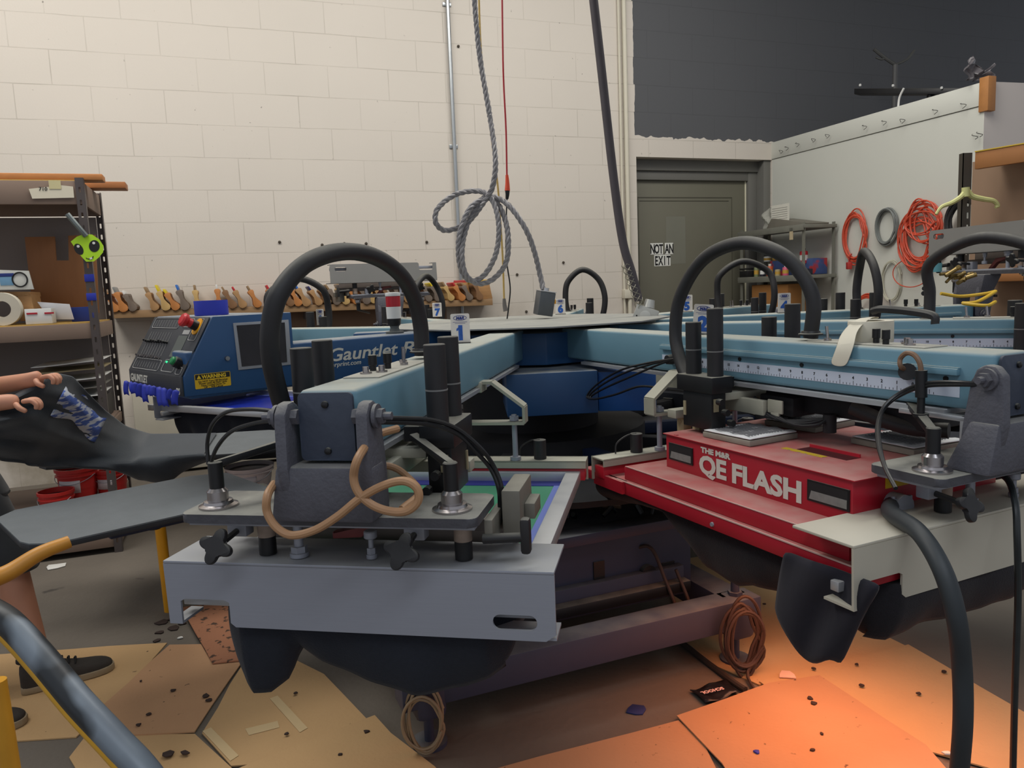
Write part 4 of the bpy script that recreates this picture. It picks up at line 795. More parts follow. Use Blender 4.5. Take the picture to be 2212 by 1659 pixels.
for k in (0, 1):
    o_ = 9*k
    phose(h1, 'black_air_line', [q(812, 903+o_, 2.1), q(880, 904+o_, 2.06), q(935, 908+o_*1.2, 2.03), q(990, 928+o_*1.2, 2.0), q(1038-o_, 968+o_, 1.98), q(1068-o_*.8, 1010+o_*.5, 1.96), q(1085-o_*.8, 1060, 1.96), q(1084-o_*.6, 1110, 1.96), q(1072, 1148, 1.98)], .0042, M_HOSE)
q = lambda px, py, s_=-.09: on_s(px, py, s_, A2)
for k, (a_, c_) in enumerate(((0, 0), (8, 10), (18, 26))):
    phose(h2, 'black_air_line', [q(1458, 775), q(1400+a_, 784+a_*.3), q(1340+a_, 800+c_*.6), q(1290+a_, 830+c_*.3), q(1268+a_*.5, 856, -.1), q(1285, 862, -.11), q(1330, 852, -.11), q(1380, 835, -.1), q(1430, 838, -.1)], .0036, M_HOSE)
q = lambda px, py, s_=-.09: on_s(px, py, s_, A2)
b = MB(); b.lathe([(.016, 0), (.014, .02)], on_s(1452, 776, -.06, A2), -arm_axes(A2)[1], 14); b.build('hose_guide', M_RUB, h2)
for k in (0, 1):
    phose(h2, 'black_air_line', [q(2140, 832, -.075), q(2070, 826+5*k), q(2000, 828+6*k), q(1950, 846+5*k), q(1912, 876+3*k, -.12), q(1896+3*k, 915, -.16), q(1897+3*k, 960, -.2), q(1912, 1010, -.24), q(1935, 1055, -.27)], .0042, M_HOSE)
b = MB(); b.lathe([(.018, 0), (.016, .02)], on_s(2138, 832, -.06, A2), -arm_axes(A2)[1], 14); b.build('hose_guide', M_RUB, h2)
phose(h2, 'curled_cable', [q(1960, 800, -.06), q(1946, 792), q(1945, 775), q(1958, 763), q(1975, 767), q(1987, 785), q(1990, 810)], .0052, mat('amber_cable', (120, 92, 70), .5, 0, .3, 30))
b = MB(); b.cyl(q(1990, 800), q(1990, 858), .0115, n=14); b.cyl(q(1990, 858), q(1989, 895), .0075, n=12); b.cyl(q(1989, 893), q(1989, 900), .015, n=12); b.build('sensor_rod', M_BLACK, h2)
b = MB(); b.cyl(q(1960, 803, -.055), q(1960, 803, -.075), .018, n=16); b.build('cable_gland', M_RUB, h2)
# fat black hose under the beam of the second head
phose(h2, 'fat_black_hose', [on_s(1840, 880, -.02, A2), on_s(1900, 905, .0, A2), on_s(1970, 925, .03, A2), on_s(2050, 930, .06, A2)], .017, M_RUB, 12)

# rolls on top of the ruler-marked beam
q = atz(1880, 738, ZT); t = thing('tape_roll', 'roll of cream masking tape on the ruler-marked blue arm, its end hanging over the side', 'tape roll', q)
b = MB(); b.lathe([(.03, 0), (.05, 0), (.0505, .001), (.0505, .048), (.05, .05), (.03, .05), (.03, 0)], q, n=36, cap=False); b.build('roll', mat('cream_tape', (212, 206, 188), .7, 0, .04, 20), t)
S_ = lambda px, py, s_=-.062: on_s(px, py, s_, A2)
rows = [[q+Vector((.01, .035, .05)), q+Vector((.045, .03, .052))], [q+Vector((-.03, .01, .062)), q+Vector((.0, -.02, .066))], [on_s(1812, 722, -.03, A2), on_s(1850, 712, -.02, A2)], [S_(1807, 745), S_(1850, 738)], [S_(1797, 772, -.066), S_(1835, 778, -.066)], [S_(1790, 790, -.066), S_(1828, 795, -.066)]]
b = MB(); G = [[b.bm.verts.new(p_) for p_ in r_] for r_ in rows]
for a_, c_ in zip(G, G[1:]): b.bm.faces.new((a_[0], a_[1], c_[1], c_[0]))
b.build('loose_end', mat('cream_tape', (212, 206, 188)), t, solid=.001, sub=2)
b = MB(); b.tube([on_s(1885, 672, .02, A2), on_s(1905, 668, .02, A2), on_s(1960, 672, .03, A2), on_s(2015, 682, .03, A2), on_s(2020, 700, .03, A2)], .009, 8, 6, raw=True); b.build('black_strap', M_RUB, t) if False else single('black_strap', b, M_RUB, 'flat black strap arching from the tape roll over the arms behind', 'strap')

# ================================================================== HANGING CORDS
M_GCAB = mat('grey_twisted_cable', (138, 136, 138), .4, 0, .35, 60, aniso=(1, 1, .4))
def dy(pts, d0, d1=None):
    n = len(pts)-1; return [aty(x, y, d0+((d1 if d1 else d0)-d0)*i/n) for i, (x, y) in enumerate(pts)]
def twisted(pts, r, m, name, parent=None):
    P = []; sub = 10
    t = MB(); 
    # resample smooth centre line
    pp = [Vector(p) for p in pts]; mm = len(pp)
    for i in range(mm-1):
        p0 = pp[i-1] if i else pp[0]*2-pp[1]; p1 = pp[i]; p2 = pp[i+1]; p3 = pp[i+2] if i+2 < mm else pp[-1]*2-pp[-2]
        for k in range(sub):
            f = k/sub; P.append(.5*((2*p1)+(p2-p0)*f+(2*p0-5*p1+4*p2-p3)*f*f+(3*p1-p0-3*p2+p3)*f*f*f))
    P.append(pp[-1]); t.bm.free(); b = MB(); dist = 0; fine = []
    for i in range(len(P)-1):
        L_ = (P[i+1]-P[i]).length; k = max(1, int(L_/.012))
        for j in range(k): fine.append(P[i].lerp(P[i+1], j/k))
    for strand in range(3):
        Q = []; s = 0; u = Vector((0, 1, 0))
        for i in range(len(fine)-1):
            T_ = (fine[i+1]-fine[i]).normalized(); s += (fine[i+1]-fine[i]).length; u = (u-T_*u.dot(T_)).normalized(); w = T_.cross(u); a = s*75+strand*2*PI/3
            Q.append(fine[i]+(u*math.cos(a)+w*math.sin(a))*r*.5)
        b.tube(Q, r*.56, 6, 1, raw=True)
    return b.build(name, m, parent)
gp = [(1020, -60), (1035, 110), (1058, 250), (1070, 340), (1066, 395), (1050, 430), (1010, 480), (965, 498), (942, 482), (946, 450), (985, 420), (1035, 413), (1062, 430), (1077, 480), (1072, 545), (1045, 595), (1012, 605), (993, 570), (992, 510), (1012, 455), (1040, 432), (1068, 432), (1090, 470), (1098, 520), (1092, 570), (1062, 605), (1030, 612), (1005, 590), (998, 540), (1012, 480), (1045, 428), (1075, 428), (1105, 450), (1138, 500), (1156, 550), (1168, 600), (1175, 632)]
gt = thing('hanging_cable', 'grey twisted power cable with two big loose loops hanging down to a grey connector box', 'cable', aty(1178, 660, 3.5))
twisted([aty(x, y, 3.5+.03*math.sin(i*1.3)) for i, (x, y) in enumerate(gp)], .0125, M_GCAB, 'cable_bundle', gt)
q = aty(1176, 655, 3.5); b = MB(Matrix.Translation(q) @ Matrix.Rotation(R(10), 4, 'Y') @ Matrix.Rotation(R(14), 4, 'Z'))
b.box(-.036, .036, -.04, .04, -.055, .052, .004); b.build('connector_box', mat('dark_grey_box', (84, 88, 92), .4, .2, .15, 20), gt)
b = MB(Matrix.Translation(q) @ Matrix.Rotation(R(10), 4, 'Y') @ Matrix.Rotation(R(14), 4, 'Z')); b.box(-.037, .037, -.041, .041, .052, .056, .001); b.cyl((0, 0, .056), (0, 0, .07), .012, n=12); b.build('box_lid', M_ALUC, gt)
b = MB(Matrix.Translation(q) @ Matrix.Rotation(R(14), 4, 'Z')); b.box(.036, .05, -.02, .02, -.005, .015, .003); b.build('yellow_latch', M_YEL, gt)
M_YCORD = mat('yellow_cord', (190, 160, 90), .5, 0, .15, 30)
yt = thing('hanging_power_lead', 'thin yellow cord hanging from above to a grey plug', 'cord', aty(1090, 660, 3.7))
b = MB(); b.tube(dy([(1033, -60), (1040, 120), (1062, 300), (1075, 400), (1081, 480), (1086, 560), (1089, 648)], 3.7), .0048, 8, 8, raw=True); b.build('cord', M_YCORD, yt)
b = MB(); b.tube(dy([(1089, 645), (1090, 660), (1093, 672)], 3.7), .011, 10, 4, raw=True, rf=lambda t: .7+.5*t); b.build('plug', mat('grey_plug', (104, 100, 96), .5), yt)
rt_ = thing('hanging_power_lead', 'thin red cord hanging from above to an orange and black plug', 'cord', aty(1096, 400, 3.65))
b = MB(); b.tube(dy([(1084, -60), (1087, 150), (1093, 280), (1095, 380)], 3.65), .0042, 8, 8, raw=True); b.build('red_cord', mat('red_cord', (176, 44, 52), .45), rt_)
b = MB(); b.tube(dy([(1095, 378), (1096, 395), (1096, 412)], 3.65), .0115, 12, 4, raw=True, rf=lambda t: .6+.5*t); b.build('orange_plug', mat('orange_plug', (212, 74, 40), .45), rt_)
b = MB(); b.tube(dy([(1096, 408), (1096, 420), (1095, 430)], 3.65), .012, 12, 4, raw=True, rf=lambda t: 1-.4*t); b.build('black_socket', M_BLACK, rt_)
b = MB(); b.tube(dy([(1095, 428), (1093, 500), (1094, 560), (1102, 620), (1099, 660), (1095, 692)], 3.65), .0033, 8, 8, raw=True); b.build('black_cord', M_BLACK, rt_)
kt = thing('hanging_hose', 'thick dark hose hanging at a slant to a pale metal junction box on the hub', 'hose', aty(1392, 690, 3.35))
b = MB(); b.tube(dy([(1274, -70), (1297, 130), (1325, 380), (1345, 520), (1365, 590), (1380, 650)], 3.35), .0185, 14, 8, raw=True); b.build('hose', mat('dark_grey_hose', (74, 68, 72), .6, 0, .2, 10), kt)
b = MB()
p0, p1 = aty(1352, 570, 3.35), aty(1384, 665, 3.35); ax = (p1-p0); u_ = ax.cross(Vector((0, 1, 0))).normalized(); w_ = ax.normalized().cross(u_)
for sg in (1, -1):
    for k in range(4):
        b.tube([p0+ax*(i/24)+(u_*math.cos(sg*i*.5+k*PI/2)+w_*math.sin(sg*i*.5+k*PI/2))*.0205 for i in range(25)], .0014, 4, 1, raw=True)
b.build('wire_grip', mat('wire_mesh_grip', (160, 156, 140), .4, .6), kt)
q = aty(1392, 688, 3.35); J = Matrix.Translation(q) @ Matrix.Rotation(R(22), 4, 'Y') @ Matrix.Rotation(R(-12), 4, 'Z'); b = MB(J); b.box(-.05, .05, -.025, .03, -.055, .05, .003); jb = b.build('junction_box', mat('pale_box_metal', (176, 176, 170), .45, .3, .08, 20), kt)
b = MB(J); b.lathe([(.024, 0), (.024, .002), (.02, .003)], (0, -.025, .01), (0, -1, 0), 20); b.cyl((0, 0, .05), (-.005, 0, .085), .026, .02, n=18); b.build('knockout_disc', mat('pale_disc', (190, 190, 184), .4, .4), jb)
b = MB(J)
for x, z in ((-.035, -.02), (-.035, .0), (.036, -.02), (.036, .02), (-.03, -.042), (.02, -.045)): b.box(x-.003, x+.003, -.0258, -.025, z-.003, z+.003)
b.build('box_slot', M_BLACK, jb)
# ================================================================== FLOOR COVERING AND SCRAPS
def M_CARD(name, col, sp=.1): return mat(name, col, .85, 0, .1, 5, spots=sp, spotcol=(70, 50, 36), spotscale=34, bump=.15, bscale=90)
MC1 = M_CARD('tan_cardboard', (190, 154, 108), .26); MC2 = M_CARD('tan_cardboard_stained', (182, 140, 102), .29); MC3 = M_CARD('spattered_cardboard', (158, 106, 76), .40)
def sheet(pix, h, m, label, group='cardboard sheets on the floor', th=.004, wave=.0):
    P = [atz(x, y, 0) for x, y in pix]; b = MB(); rr = random.Random(len(pix)+int(h*1e4))
    Q = []
    for a, c in zip(P, P[1:]+P[:1]):
        n_ = max(1, int((c-a).length/.12)); 
        for k in range(n_): q_ = a.lerp(c, k/n_); jit = 0 if k == 0 else .004; Q.append((q_.x+rr.uniform(-jit, jit), q_.y+rr.uniform(-jit, jit), h))
    b.prism(Q, (0, 0, th)); return single('cardboard_sheet', b, m, label, 'cardboard', group)
sheet([(-150, 1420), (0, 1416), (236, 1398), (361, 1391), (229, 1535), (165, 1595), (17, 1605), (-170, 1625)], .001, MC1, 'flattened cardboard sheet under the person\'s shoes at far left')
sheet([(367, 1398), (435, 1397), (458, 1437), (526, 1432), (421, 1587), (283, 1594), (222, 1530)], .006, MC2, 'creased cardboard sheet between the shoe and the hanging navy shirt')
sheet([(393, 1319), (499, 1309), (556, 1325), (600, 1427), (460, 1442)], .012, MC3, 'spattered brown cardboard piece under the notch of the aluminium channel')
sheet([(526, 1437), (640, 1430), (700, 1460), (795, 1560), (560, 1655), (500, 1659), (437, 1588)], .003, MC1, 'cardboard sheet with pale tape strips below the hanging navy shirt')
sheet([(186, 1593), (421, 1589), (500, 1662), (590, 1800), (250, 1800), (150, 1640)], .002, MC1, 'cardboard sheet at the bottom edge beside the slanting blue pipe')
sheet([(810, 1553), (845, 1592), (940, 1665), (1050, 1800), (560, 1800), (500, 1675)], .0085, MC1, 'folded cardboard sheet at the bottom edge left of the coiled brown cord')
sheet([(1440, 1215), (1600, 1190), (1860, 1350), (1965, 1402), (1640, 1482), (1520, 1430), (1470, 1385)], .001, MC1, 'cardboard sheet lying behind the right foot of the press')
sheet([(1640, 1478), (1962, 1398), (2212, 1545), (2400, 1640), (2250, 1700), (1760, 1560)], .006, MC1, 'large cardboard sheet under the hanging thick power cable')
sheet([(1462, 1556), (1660, 1485), (1770, 1468), (2000, 1620), (2180, 1830), (1700, 1900), (1560, 1660)], .011, MC2, 'reddish cardboard sheet in front of the press foot at right')
sheet([(1060, 1670), (1466, 1562), (1520, 1612), (1640, 1850), (900, 1850)], .005, MC2, 'cardboard sheet at the bottom edge right of the coiled brown cord')
M_CTAPE = mat('pale_packing_tape', (204, 178, 134), .35, 0, .05, 20)
for pix, h in (([(583, 1514), (600, 1508), (665, 1578), (648, 1588)], .0078), ([(530, 1580), (600, 1563), (604, 1577), (538, 1594)], .0078), ([(438, 1585), (456, 1577), (516, 1638), (498, 1650)], .0078)):
    P = [atz(x, y, 0) for x, y in pix]; b = MB(); b.prism([(p_.x, p_.y, h) for p_ in P], (0, 0, .0008)); single('tape_patch', b, M_CTAPE, 'pale strip of packing tape stuck on the cardboard below the navy shirt', 'tape', 'packing tape strips on the cardboard')
rr = random.Random(21)
def scrap(px, py, s_, m, label, name='paint_scrap', group=None, h=.008):
    p_ = atz(px, py, 0); b = MB(); n_ = 7; P = [(p_.x+s_*rr.uniform(.5, 1.2)*math.cos(2*PI*k/n_), p_.y+s_*rr.uniform(.4, 1.1)*math.sin(2*PI*k/n_), h) for k in range(n_)]; b.prism(P, (0, 0, .004), .001); return single(name, b, m, label, 'scrap', group)
M_DSC = mat('dried_dark_scrap', (52, 36, 30), .8, 0, .3, 40); M_WSC = mat('white_scrap', (214, 212, 206), .7)
for px, py, s_ in ((365, 1640, .02), (400, 1637, .014), (305, 1480, .006), (322, 1552, .008), (375, 1500, .01), (445, 1512, .014), (452, 1522, .01), (300, 1575, .01), (620, 1595, .007), (792, 1590, .01), (735, 1640, .009), (640, 1506, .008)):
    scrap(px, py, s_, M_DSC, 'small dried dark blob on the tan cardboard at left', group='dried blobs on the left cardboard', h=.0125)
for px, py, s_ in ((1750, 1520, .012), (1757, 1531, .010), (1862, 1492, .01), (1758, 1455, .008), (1740, 1412, .008), (1850, 1446, .008), (1570, 1288, .01), (1652, 1314, .008), (1775, 1598, .008), (1985, 1510, .009), (2038, 1462, .009), (1755, 1633, .008)):
    scrap(px, py, s_, M_DSC, 'small dried dark blob on the cardboard at right', group='dried blobs on the right cardboard', h=.0155)
for px, py, s_ in ((352, 1345, .03), (378, 1357, .028), (345, 1368, .016), (395, 1348, .016), (340, 1385, .02), (368, 1340, .012)):
    scrap(px, py, s_, M_DSC, 'peeling dark paint flake on the concrete left of the spattered cardboard', group='paint flakes on the concrete', h=.001)
scrap(390, 1380, .012, M_WSC, 'small white paper scrap on the concrete among dark paint flakes', 'paper_scrap', h=.002)
scrap(120, 1225, .05, M_WSC, 'larger white paper scrap on the concrete below the shelf rack', 'paper_scrap', h=.002)
scrap(1700, 1467, .03, mat('peach_scrap', (226, 190, 170), .7), 'pale curl of paper on the cardboard right of the coiled hose', 'paper_scrap', h=.012)
scrap(1635, 1637, .011, M_TAPE, 'tiny blue tape scrap on the cardboard near the bottom edge', 'tape_scrap', h=.016)
scrap(2045, 1640, .014, M_WSC, 'tiny white scrap beside the foot of the thick power cable', 'paper_scrap', h=.016)
scrap(1375, 1535, .035, mat('blue_crumple', (34, 44, 96), .7), 'crumpled dark blue scrap on the dark floor before the press', 'tape_scrap', h=.001)
# black printed packet on the floor
p_ = atz(1545, 1500, .004); d_ = (atz(1590, 1492, 0)-atz(1505, 1512, 0)); yaw = math.atan2(d_.y, d_.x); PMt = Matrix.Translation(p_) @ Matrix.Rotation(yaw, 4, 'Z')
pk = thing('printed_packet', 'crumpled black packet with white printed words on the dark floor by the right foot', 'packet', p_, yaw)
b = MB(PMt); b.grid(8, 6, lambda u, v: (-.06+.13*u, -.04+.085*v-.01*math.sin(u*6), .008+.005*math.sin(u*9+v*4))); b.build('wrapper', mat('black_wrapper', (26, 22, 26), .35), pk, solid=.003)
b = MB(PMt); b.text('SCHOOL', .019, (.028, .005, .0155), (-1, 0, 0), (0, -1, 0), .0004, .0008); b.build('packet_lettering', mat('pinkish_print', (214, 180, 176), .5), pk)
# cords coiled round the feet of the press
M_BRH = mat('brown_rubber_cord', (66, 48, 40), .6, 0, .3, 20)
def coil_on(c, rx, rz, n_, r, ex, m, name, label, cat, jit=.15, group=None, sag=0, tail=None, seed=0):
    rg = random.Random(seed); pts = []; ex = Vector(ex).normalized(); nn = ex.cross(Vector((0, 0, 1)))
    for k in range(n_):
        ox, oz = rg.uniform(-jit, jit)*rx, rg.uniform(-jit, jit)*rz; q1, q2 = 1+rg.uniform(-jit, jit), 1+rg.uniform(-jit, jit); off = (k/n_-.5)*r*3.2+rg.uniform(-r, r)*.6
        for i in range(10):
            a = 2*PI*i/10+.3; z = math.sin(a)*rz*q2
            pts.append(Vector(c)+ex*(math.cos(a)*rx*q1+ox)+Vector((0, 0, z+oz-sag*(z < 0)*abs(z)))+nn*(off+rg.uniform(-r, r)*.5))
    if tail: pts += [Vector(t_) for t_ in tail]
    b = MB(); b.tube(pts, r, 6, 3, raw=True); return single(name, b, m, label, cat, group)
cB = aty(1607, 1378, 2.29); cB2 = aty(915, 1560, 1.93)
coil_on(cB, .055, .098, 9, .0055, (1, .1, 0), M_BRH, 'coiled_cord', 'brown hose coiled in many loops over the right foot of the press', 'cord', .25, tail=[aty(1615, 1450, 2.28), atz(1630, 1490, .01), atz(1655, 1520, .01)], seed=3)
coil_on(cB2, .05, .085, 6, .004, (1, 0, 0), mat('tan_cord', (150, 128, 100), .6, 0, .2, 20), 'coiled_cord', 'thin tan cord looped around the front foot of the press at the bottom', 'cord', .16, seed=5)
hose('drain_hose', [aty(1330, 1215, 2.5), aty(1400, 1180, 2.45), aty(1440, 1260, 2.42), aty(1478, 1350, 2.4), aty(1490, 1310, 2.42), aty(1460, 1230, 2.45)], .006, M_BRH, 'brown hose dropping over the base cabinet', 'hose')
hose('drain_hose', [atz(1470, 1385, .01), atz(1520, 1425, .01), atz(1580, 1470, .01), atz(1610, 1490, .01)], .01, mat('dark_floor_hose', (54, 44, 38), .6), 'dark hose lying on the floor along the edge of the cardboard', 'hose')
# machinery glimpsed between the two front heads
ag = thing('air_valve_assembly', 'greasy metal valve rods and fittings on top of the base cabinet', 'machine part', (.42, 2.6, .47))
b = MB(); b.cyl(aty(1345, 1165, 2.65), aty(1405, 1213, 2.5), .013, n=16); b.build('steel_rod', M_CHROME, ag)
b = MB(); b.box(.22, .42, 2.66, 2.8, .472, .50, .004); b.cyl((.45, 2.72, .5), (.5, 2.64, .5), .026, n=18); b.cyl((.30, 2.6, .49), (.36, 2.58, .49), .012, n=8); b.build('valve_body', mat('warm_grey_casting', (150, 120, 96), .6, .2, .3, 20), ag)
b = MB(); rg = random.Random(4)
for k in range(9): x = .1+rg.uniform(0, .4); y = 2.5+rg.uniform(0, .12); b.cyl((x, y, .475), (x+rg.uniform(-.04, .04), y+rg.uniform(-.03, .03), .49+rg.uniform(0, .02)), rg.uniform(.006, .012), n=8)
b.build('fittings', M_BLACK, ag)
b = MB(); b.tube([aty(1330, 1200, 2.6), aty(1370, 1160, 2.6), aty(1420, 1180, 2.55), aty(1350, 1230, 2.5)], .006, 6, 5, raw=True); b.build('valve_hose', M_HOSE, ag)
b = MB(); d0, d1 = aty(1262, 1097, 2.75), aty(1460, 1106, 2.62); v_ = (d1-d0).normalized(); nn_ = Vector((-v_.y, v_.x, 0)); b.prism([d0, d1, d1+nn_*.07, d0+nn_*.07], (0, 0, -.03), .002); b.build('cross_bar', M_DBLUE, ag)

# ================================================================== YELLOW GUARD RAIL
M_RAIL = mat('worn_yellow_blue_rail', (112, 122, 132), .42, .1, .4, 5, spots=.47, spotcol=(40, 44, 48), spotscale=3.2)
gr = thing('guard_rail', 'worn grey and yellow safety pipe slanting across the lower left corner', 'guard rail', atz(330, 1700, 0))
pts = [aty(150, 1170, 1.62), aty(85, 1196, 1.58), aty(20, 1236, 1.54), aty(-40, 1262, 1.5), aty(-60, 1290, 1.47)]
b = MB(); b.tube(pts, .016, 14, 8, raw=True, rf=lambda t: .85+.5*t); b.build('upper_bend', mat('worn_yellow_rail', (190, 130, 40), .45, 0, .35, 6, spots=.25, spotcol=(70, 66, 64), spotscale=6), gr)
pts = [aty(-60, 1290, 1.47), aty(-35, 1310, 1.45), aty(20, 1345, 1.42), aty(90, 1420, 1.38), aty(170, 1515, 1.33), aty(250, 1600, 1.29), aty(330, 1690, 1.25)]
e_ = pts[-1]; pts += [Vector((e_.x+.12, e_.y-.07, e_.z-.13)), Vector((e_.x+.2, e_.y-.11, .02))]
b = MB(); b.tube(pts, .0255, 18, 8, raw=True); b.build('slanting_pipe', M_RAIL, gr)
b = MB(); b.tube([p_+Vector((-.012, .004, -.017)) for p_ in pts[:-2]], .0195, 14, 8, raw=True); b.build('yellow_underside', mat('yellow_rail_paint', (210, 158, 40), .45, 0, .3, 8), gr)
b = MB(); t0 = aty(-8, 1470, 1.75); b.cyl(t0, (t0.x+.01, t0.y, 0), .022, n=16); single('yellow_post', b, mat('worn_yellow_post', (206, 148, 40), .45, 0, .25, 8, spots=.18, spotcol=(60, 52, 40), spotscale=9), 'yellow upright post cut by the left edge near the second shoe', 'post')
b = MB(); t0 = aty(346, 1138, 3.0); b.cyl(t0, (t0.x+.005, t0.y, 0), .021, n=16); single('yellow_post', b, M_YEL, 'orange-yellow upright post just left of the long aluminium channel', 'post')

# ================================================================== PERSON
def skin_obj(name, J, E, m, parent, sub=2, extra=None, smooth_faces=True):
    """J: {key: (pos, rx, ry)}; one skinned chain per connected set; keys starting with '*' are roots"""
    ks = list(J); me = bpy.data.meshes.new(name); inv = MW[parent.name].inverted()
    me.from_pydata([inv @ Vector(J[k][0]) for k in ks], [(ks.index(a), ks.index(c)) for a, c in E], []); me.materials.append(m)
    o = bpy.data.objects.new(name, me); COL.objects.link(o); o.parent = parent; MW[o.name] = MW[parent.name]
    sk = o.modifiers.new('skin', 'SKIN'); sk.use_smooth_shade = True
    if not me.skin_vertices: me.skin_vertices.new() if hasattr(me.skin_vertices, 'new') else None
    for i, k in enumerate(ks):
        v = me.skin_vertices[0].data[i]; v.radius = (J[k][1], J[k][2] if len(J[k]) > 2 else J[k][1]); v.use_root = k.startswith('*')
    sb = o.modifiers.new('sub', 'SUBSURF'); sb.levels = sub; sb.render_levels = sub; return o
M_SKIN = mat('skin', (196, 140, 112), .55, 0, .08, 9); M_SKIN.node_tree.nodes['Principled BSDF'].inputs['Subsurface Weight'].default_value = .08
pe = thing('person', 'person at the left edge in dark shorts pulling a dark shirt off a pallet', 'person', (-1.75, 2.45, 0))
wr = aty(60, 822, 2.42); wr2 = aty(10, 868, 2.34)
hd = aty(92, 815, 2.42)
J = {'*pel': ((-1.95, 2.50, .76), .12, .10), 'ab': ((-1.95, 2.49, .88), .115, .09), 'ch': ((-1.93, 2.47, 1.03), .13, .095), 'sh': ((-1.92, 2.46, 1.12), .11, .07), 'nk': ((-1.91, 2.46, 1.19), .045), 'h1': ((-1.88, 2.45, 1.27), .06, .065), 'h2': ((-1.87, 2.45, 1.34), .072, .08), 'h3': ((-1.88, 2.46, 1.41), .05, .055),
     'ls': ((-1.93, 2.62, 1.12), .045), 'le': ((-1.82, 2.60, .98), .038), 'lw': (wr, .026), 'lp': (hd, .027, .018),
     'rs': ((-1.90, 2.30, 1.12), .045), 're': ((-1.84, 2.24, .93), .038), 'rw': (wr2, .026), 'rp': (wr2+Vector((.045, .005, .0)), .026, .018),
     'lh': ((-1.90, 2.54, .70), .085), 'lk': ((-1.69, 2.46, .40), .055), 'lc': ((-1.67, 2.45, .29), .054), 'la': ((-1.605, 2.43, .10), .030), 'lf': ((-1.55, 2.44, .05), .03),
     'rh': ((-1.98, 2.42, .70), .085), 'rk': ((-1.88, 2.24, .40), .055), 'rc': ((-1.86, 2.22, .29), .052), 'ra': ((-1.73, 2.13, .10), .031), 'rf': ((-1.66, 2.15, .05), .03)}
E = [('*pel', 'ab'), ('ab', 'ch'), ('ch', 'sh'), ('sh', 'nk'), ('nk', 'h1'), ('h1', 'h2'), ('h2', 'h3'), ('sh', 'ls'), ('ls', 'le'), ('le', 'lw'), ('lw', 'lp'), ('sh', 'rs'), ('rs', 're'), ('re', 'rw'), ('rw', 'rp'), ('*pel', 'lh'), ('lh', 'lk'), ('lk', 'lc'), ('lc', 'la'), ('la', 'lf'), ('*pel', 'rh'), ('rh', 'rk'), ('rk', 'rc'), ('rc', 'ra'), ('ra', 'rf')]
# fingers: curled over the cloth, each its own chain rooted in the palm
def fingers(pref, palm, fw, side, up, s_=1.0):
    for k, (L_, off) in enumerate(((.058, -.018), (.064, -.006), (.06, .006), (.048, .018))):
        a0 = palm+side*off+fw*.006; a1 = palm+side*off*1.15+fw*(.018+L_*.35*s_)+up*.004; a2 = a1+fw*L_*.22-up*L_*.22; a3 = a2-fw*L_*.05-up*L_*.28
        for t_, (n_, p_, r_) in enumerate((('a', a0, .0085), ('b', a1, .0082), ('c', a2, .0075), ('d', a3, .0065))): J[('*' if t_ == 0 else '')+pref+str(k)+n_] = (p_, r_)
        E.extend([('*'+pref+str(k)+'a', pref+str(k)+'b'), (pref+str(k)+'b', pref+str(k)+'c'), (pref+str(k)+'c', pref+str(k)+'d')])
    t0 = palm-side*.018-fw*.012-up*.004; t1 = t0-side*.014+fw*.018-up*.014; t2 = t1+fw*.02-up*.012+side*.004
    J['*'+pref+'ta'] = (t0, .0095); J[pref+'tb'] = (t1, .009); J[pref+'tc'] = (t2, .0075); E.extend([('*'+pref+'ta', pref+'tb'), (pref+'tb', pref+'tc')])
fingers('L', hd, Vector((.95, -.1, .05)).normalized(), Vector((.1, .99, 0)), Vector((0, 0, 1)))
fingers('R', wr2+Vector((.05, .005, 0)), Vector((.95, .1, -.05)).normalized(), Vector((-.1, .99, 0)), Vector((0, 0, 1)))
skin_obj('body', J, E, M_SKIN, pe)
M_SHORTS = mat('charcoal_shorts', (44, 46, 48), .9, 0, .2, 20, sheen=.2); M_TEE = mat('beige_tshirt', (150, 138, 118), .9, 0, .15, 12, sheen=.2)
def loft(name, rings, m, parent, n=20, solid=.004):
    b = MB(); RS = []
    for c, rx, ry in rings: RS.append([b.bm.verts.new((c[0]+rx*math.cos(2*PI*i/n)+.006*math.sin(5*i), c[1]+ry*math.sin(2*PI*i/n), c[2]+.004*math.sin(3*i))) for i in range(n)])
    for a, c in zip(RS, RS[1:]):
        for i in range(n): b.bm.faces.new((a[i], a[(i+1) % n], c[(i+1) % n], c[i]))
    return b.build(name, m, parent, solid=solid, sub=1, angle=80)
loft('shorts', [((-1.95, 2.5, .84), .14, .12), ((-1.93, 2.51, .72), .17, .15), ((-1.85, 2.54, .62), .125, .11)], M_SHORTS, pe)
loft('shorts_leg', [((-1.90, 2.54, .72), .12, .11), ((-1.81, 2.50, .58), .11, .10), ((-1.73, 2.47, .47), .095, .09), ((-1.69, 2.46, .39), .09, .085)], M_SHORTS, pe)
loft('shorts_leg', [((-1.98, 2.42, .72), .12, .11), ((-1.93, 2.34, .58), .11, .10), ((-1.88, 2.25, .40), .088, .085)], M_SHORTS, pe)
loft('tshirt', [((-1.95, 2.5, .78), .16, .13), ((-1.94, 2.49, .9), .155, .13), ((-1.93, 2.47, 1.04), .16, .15), ((-1.92, 2.46, 1.13), .12, .17), ((-1.91, 2.46, 1.17), .07, .08)], M_TEE, pe)
loft('sleeve', [((-1.93, 2.6, 1.13), .07, .06), ((-1.89, 2.62, 1.07), .07, .065), ((-1.85, 2.61, 1.01), .065, .06)], M_TEE, pe)
loft('sleeve', [((-1.9, 2.32, 1.13), .07, .06), ((-1.88, 2.28, 1.05), .07, .065), ((-1.86, 2.25, .98), .065, .06)], M_TEE, pe)
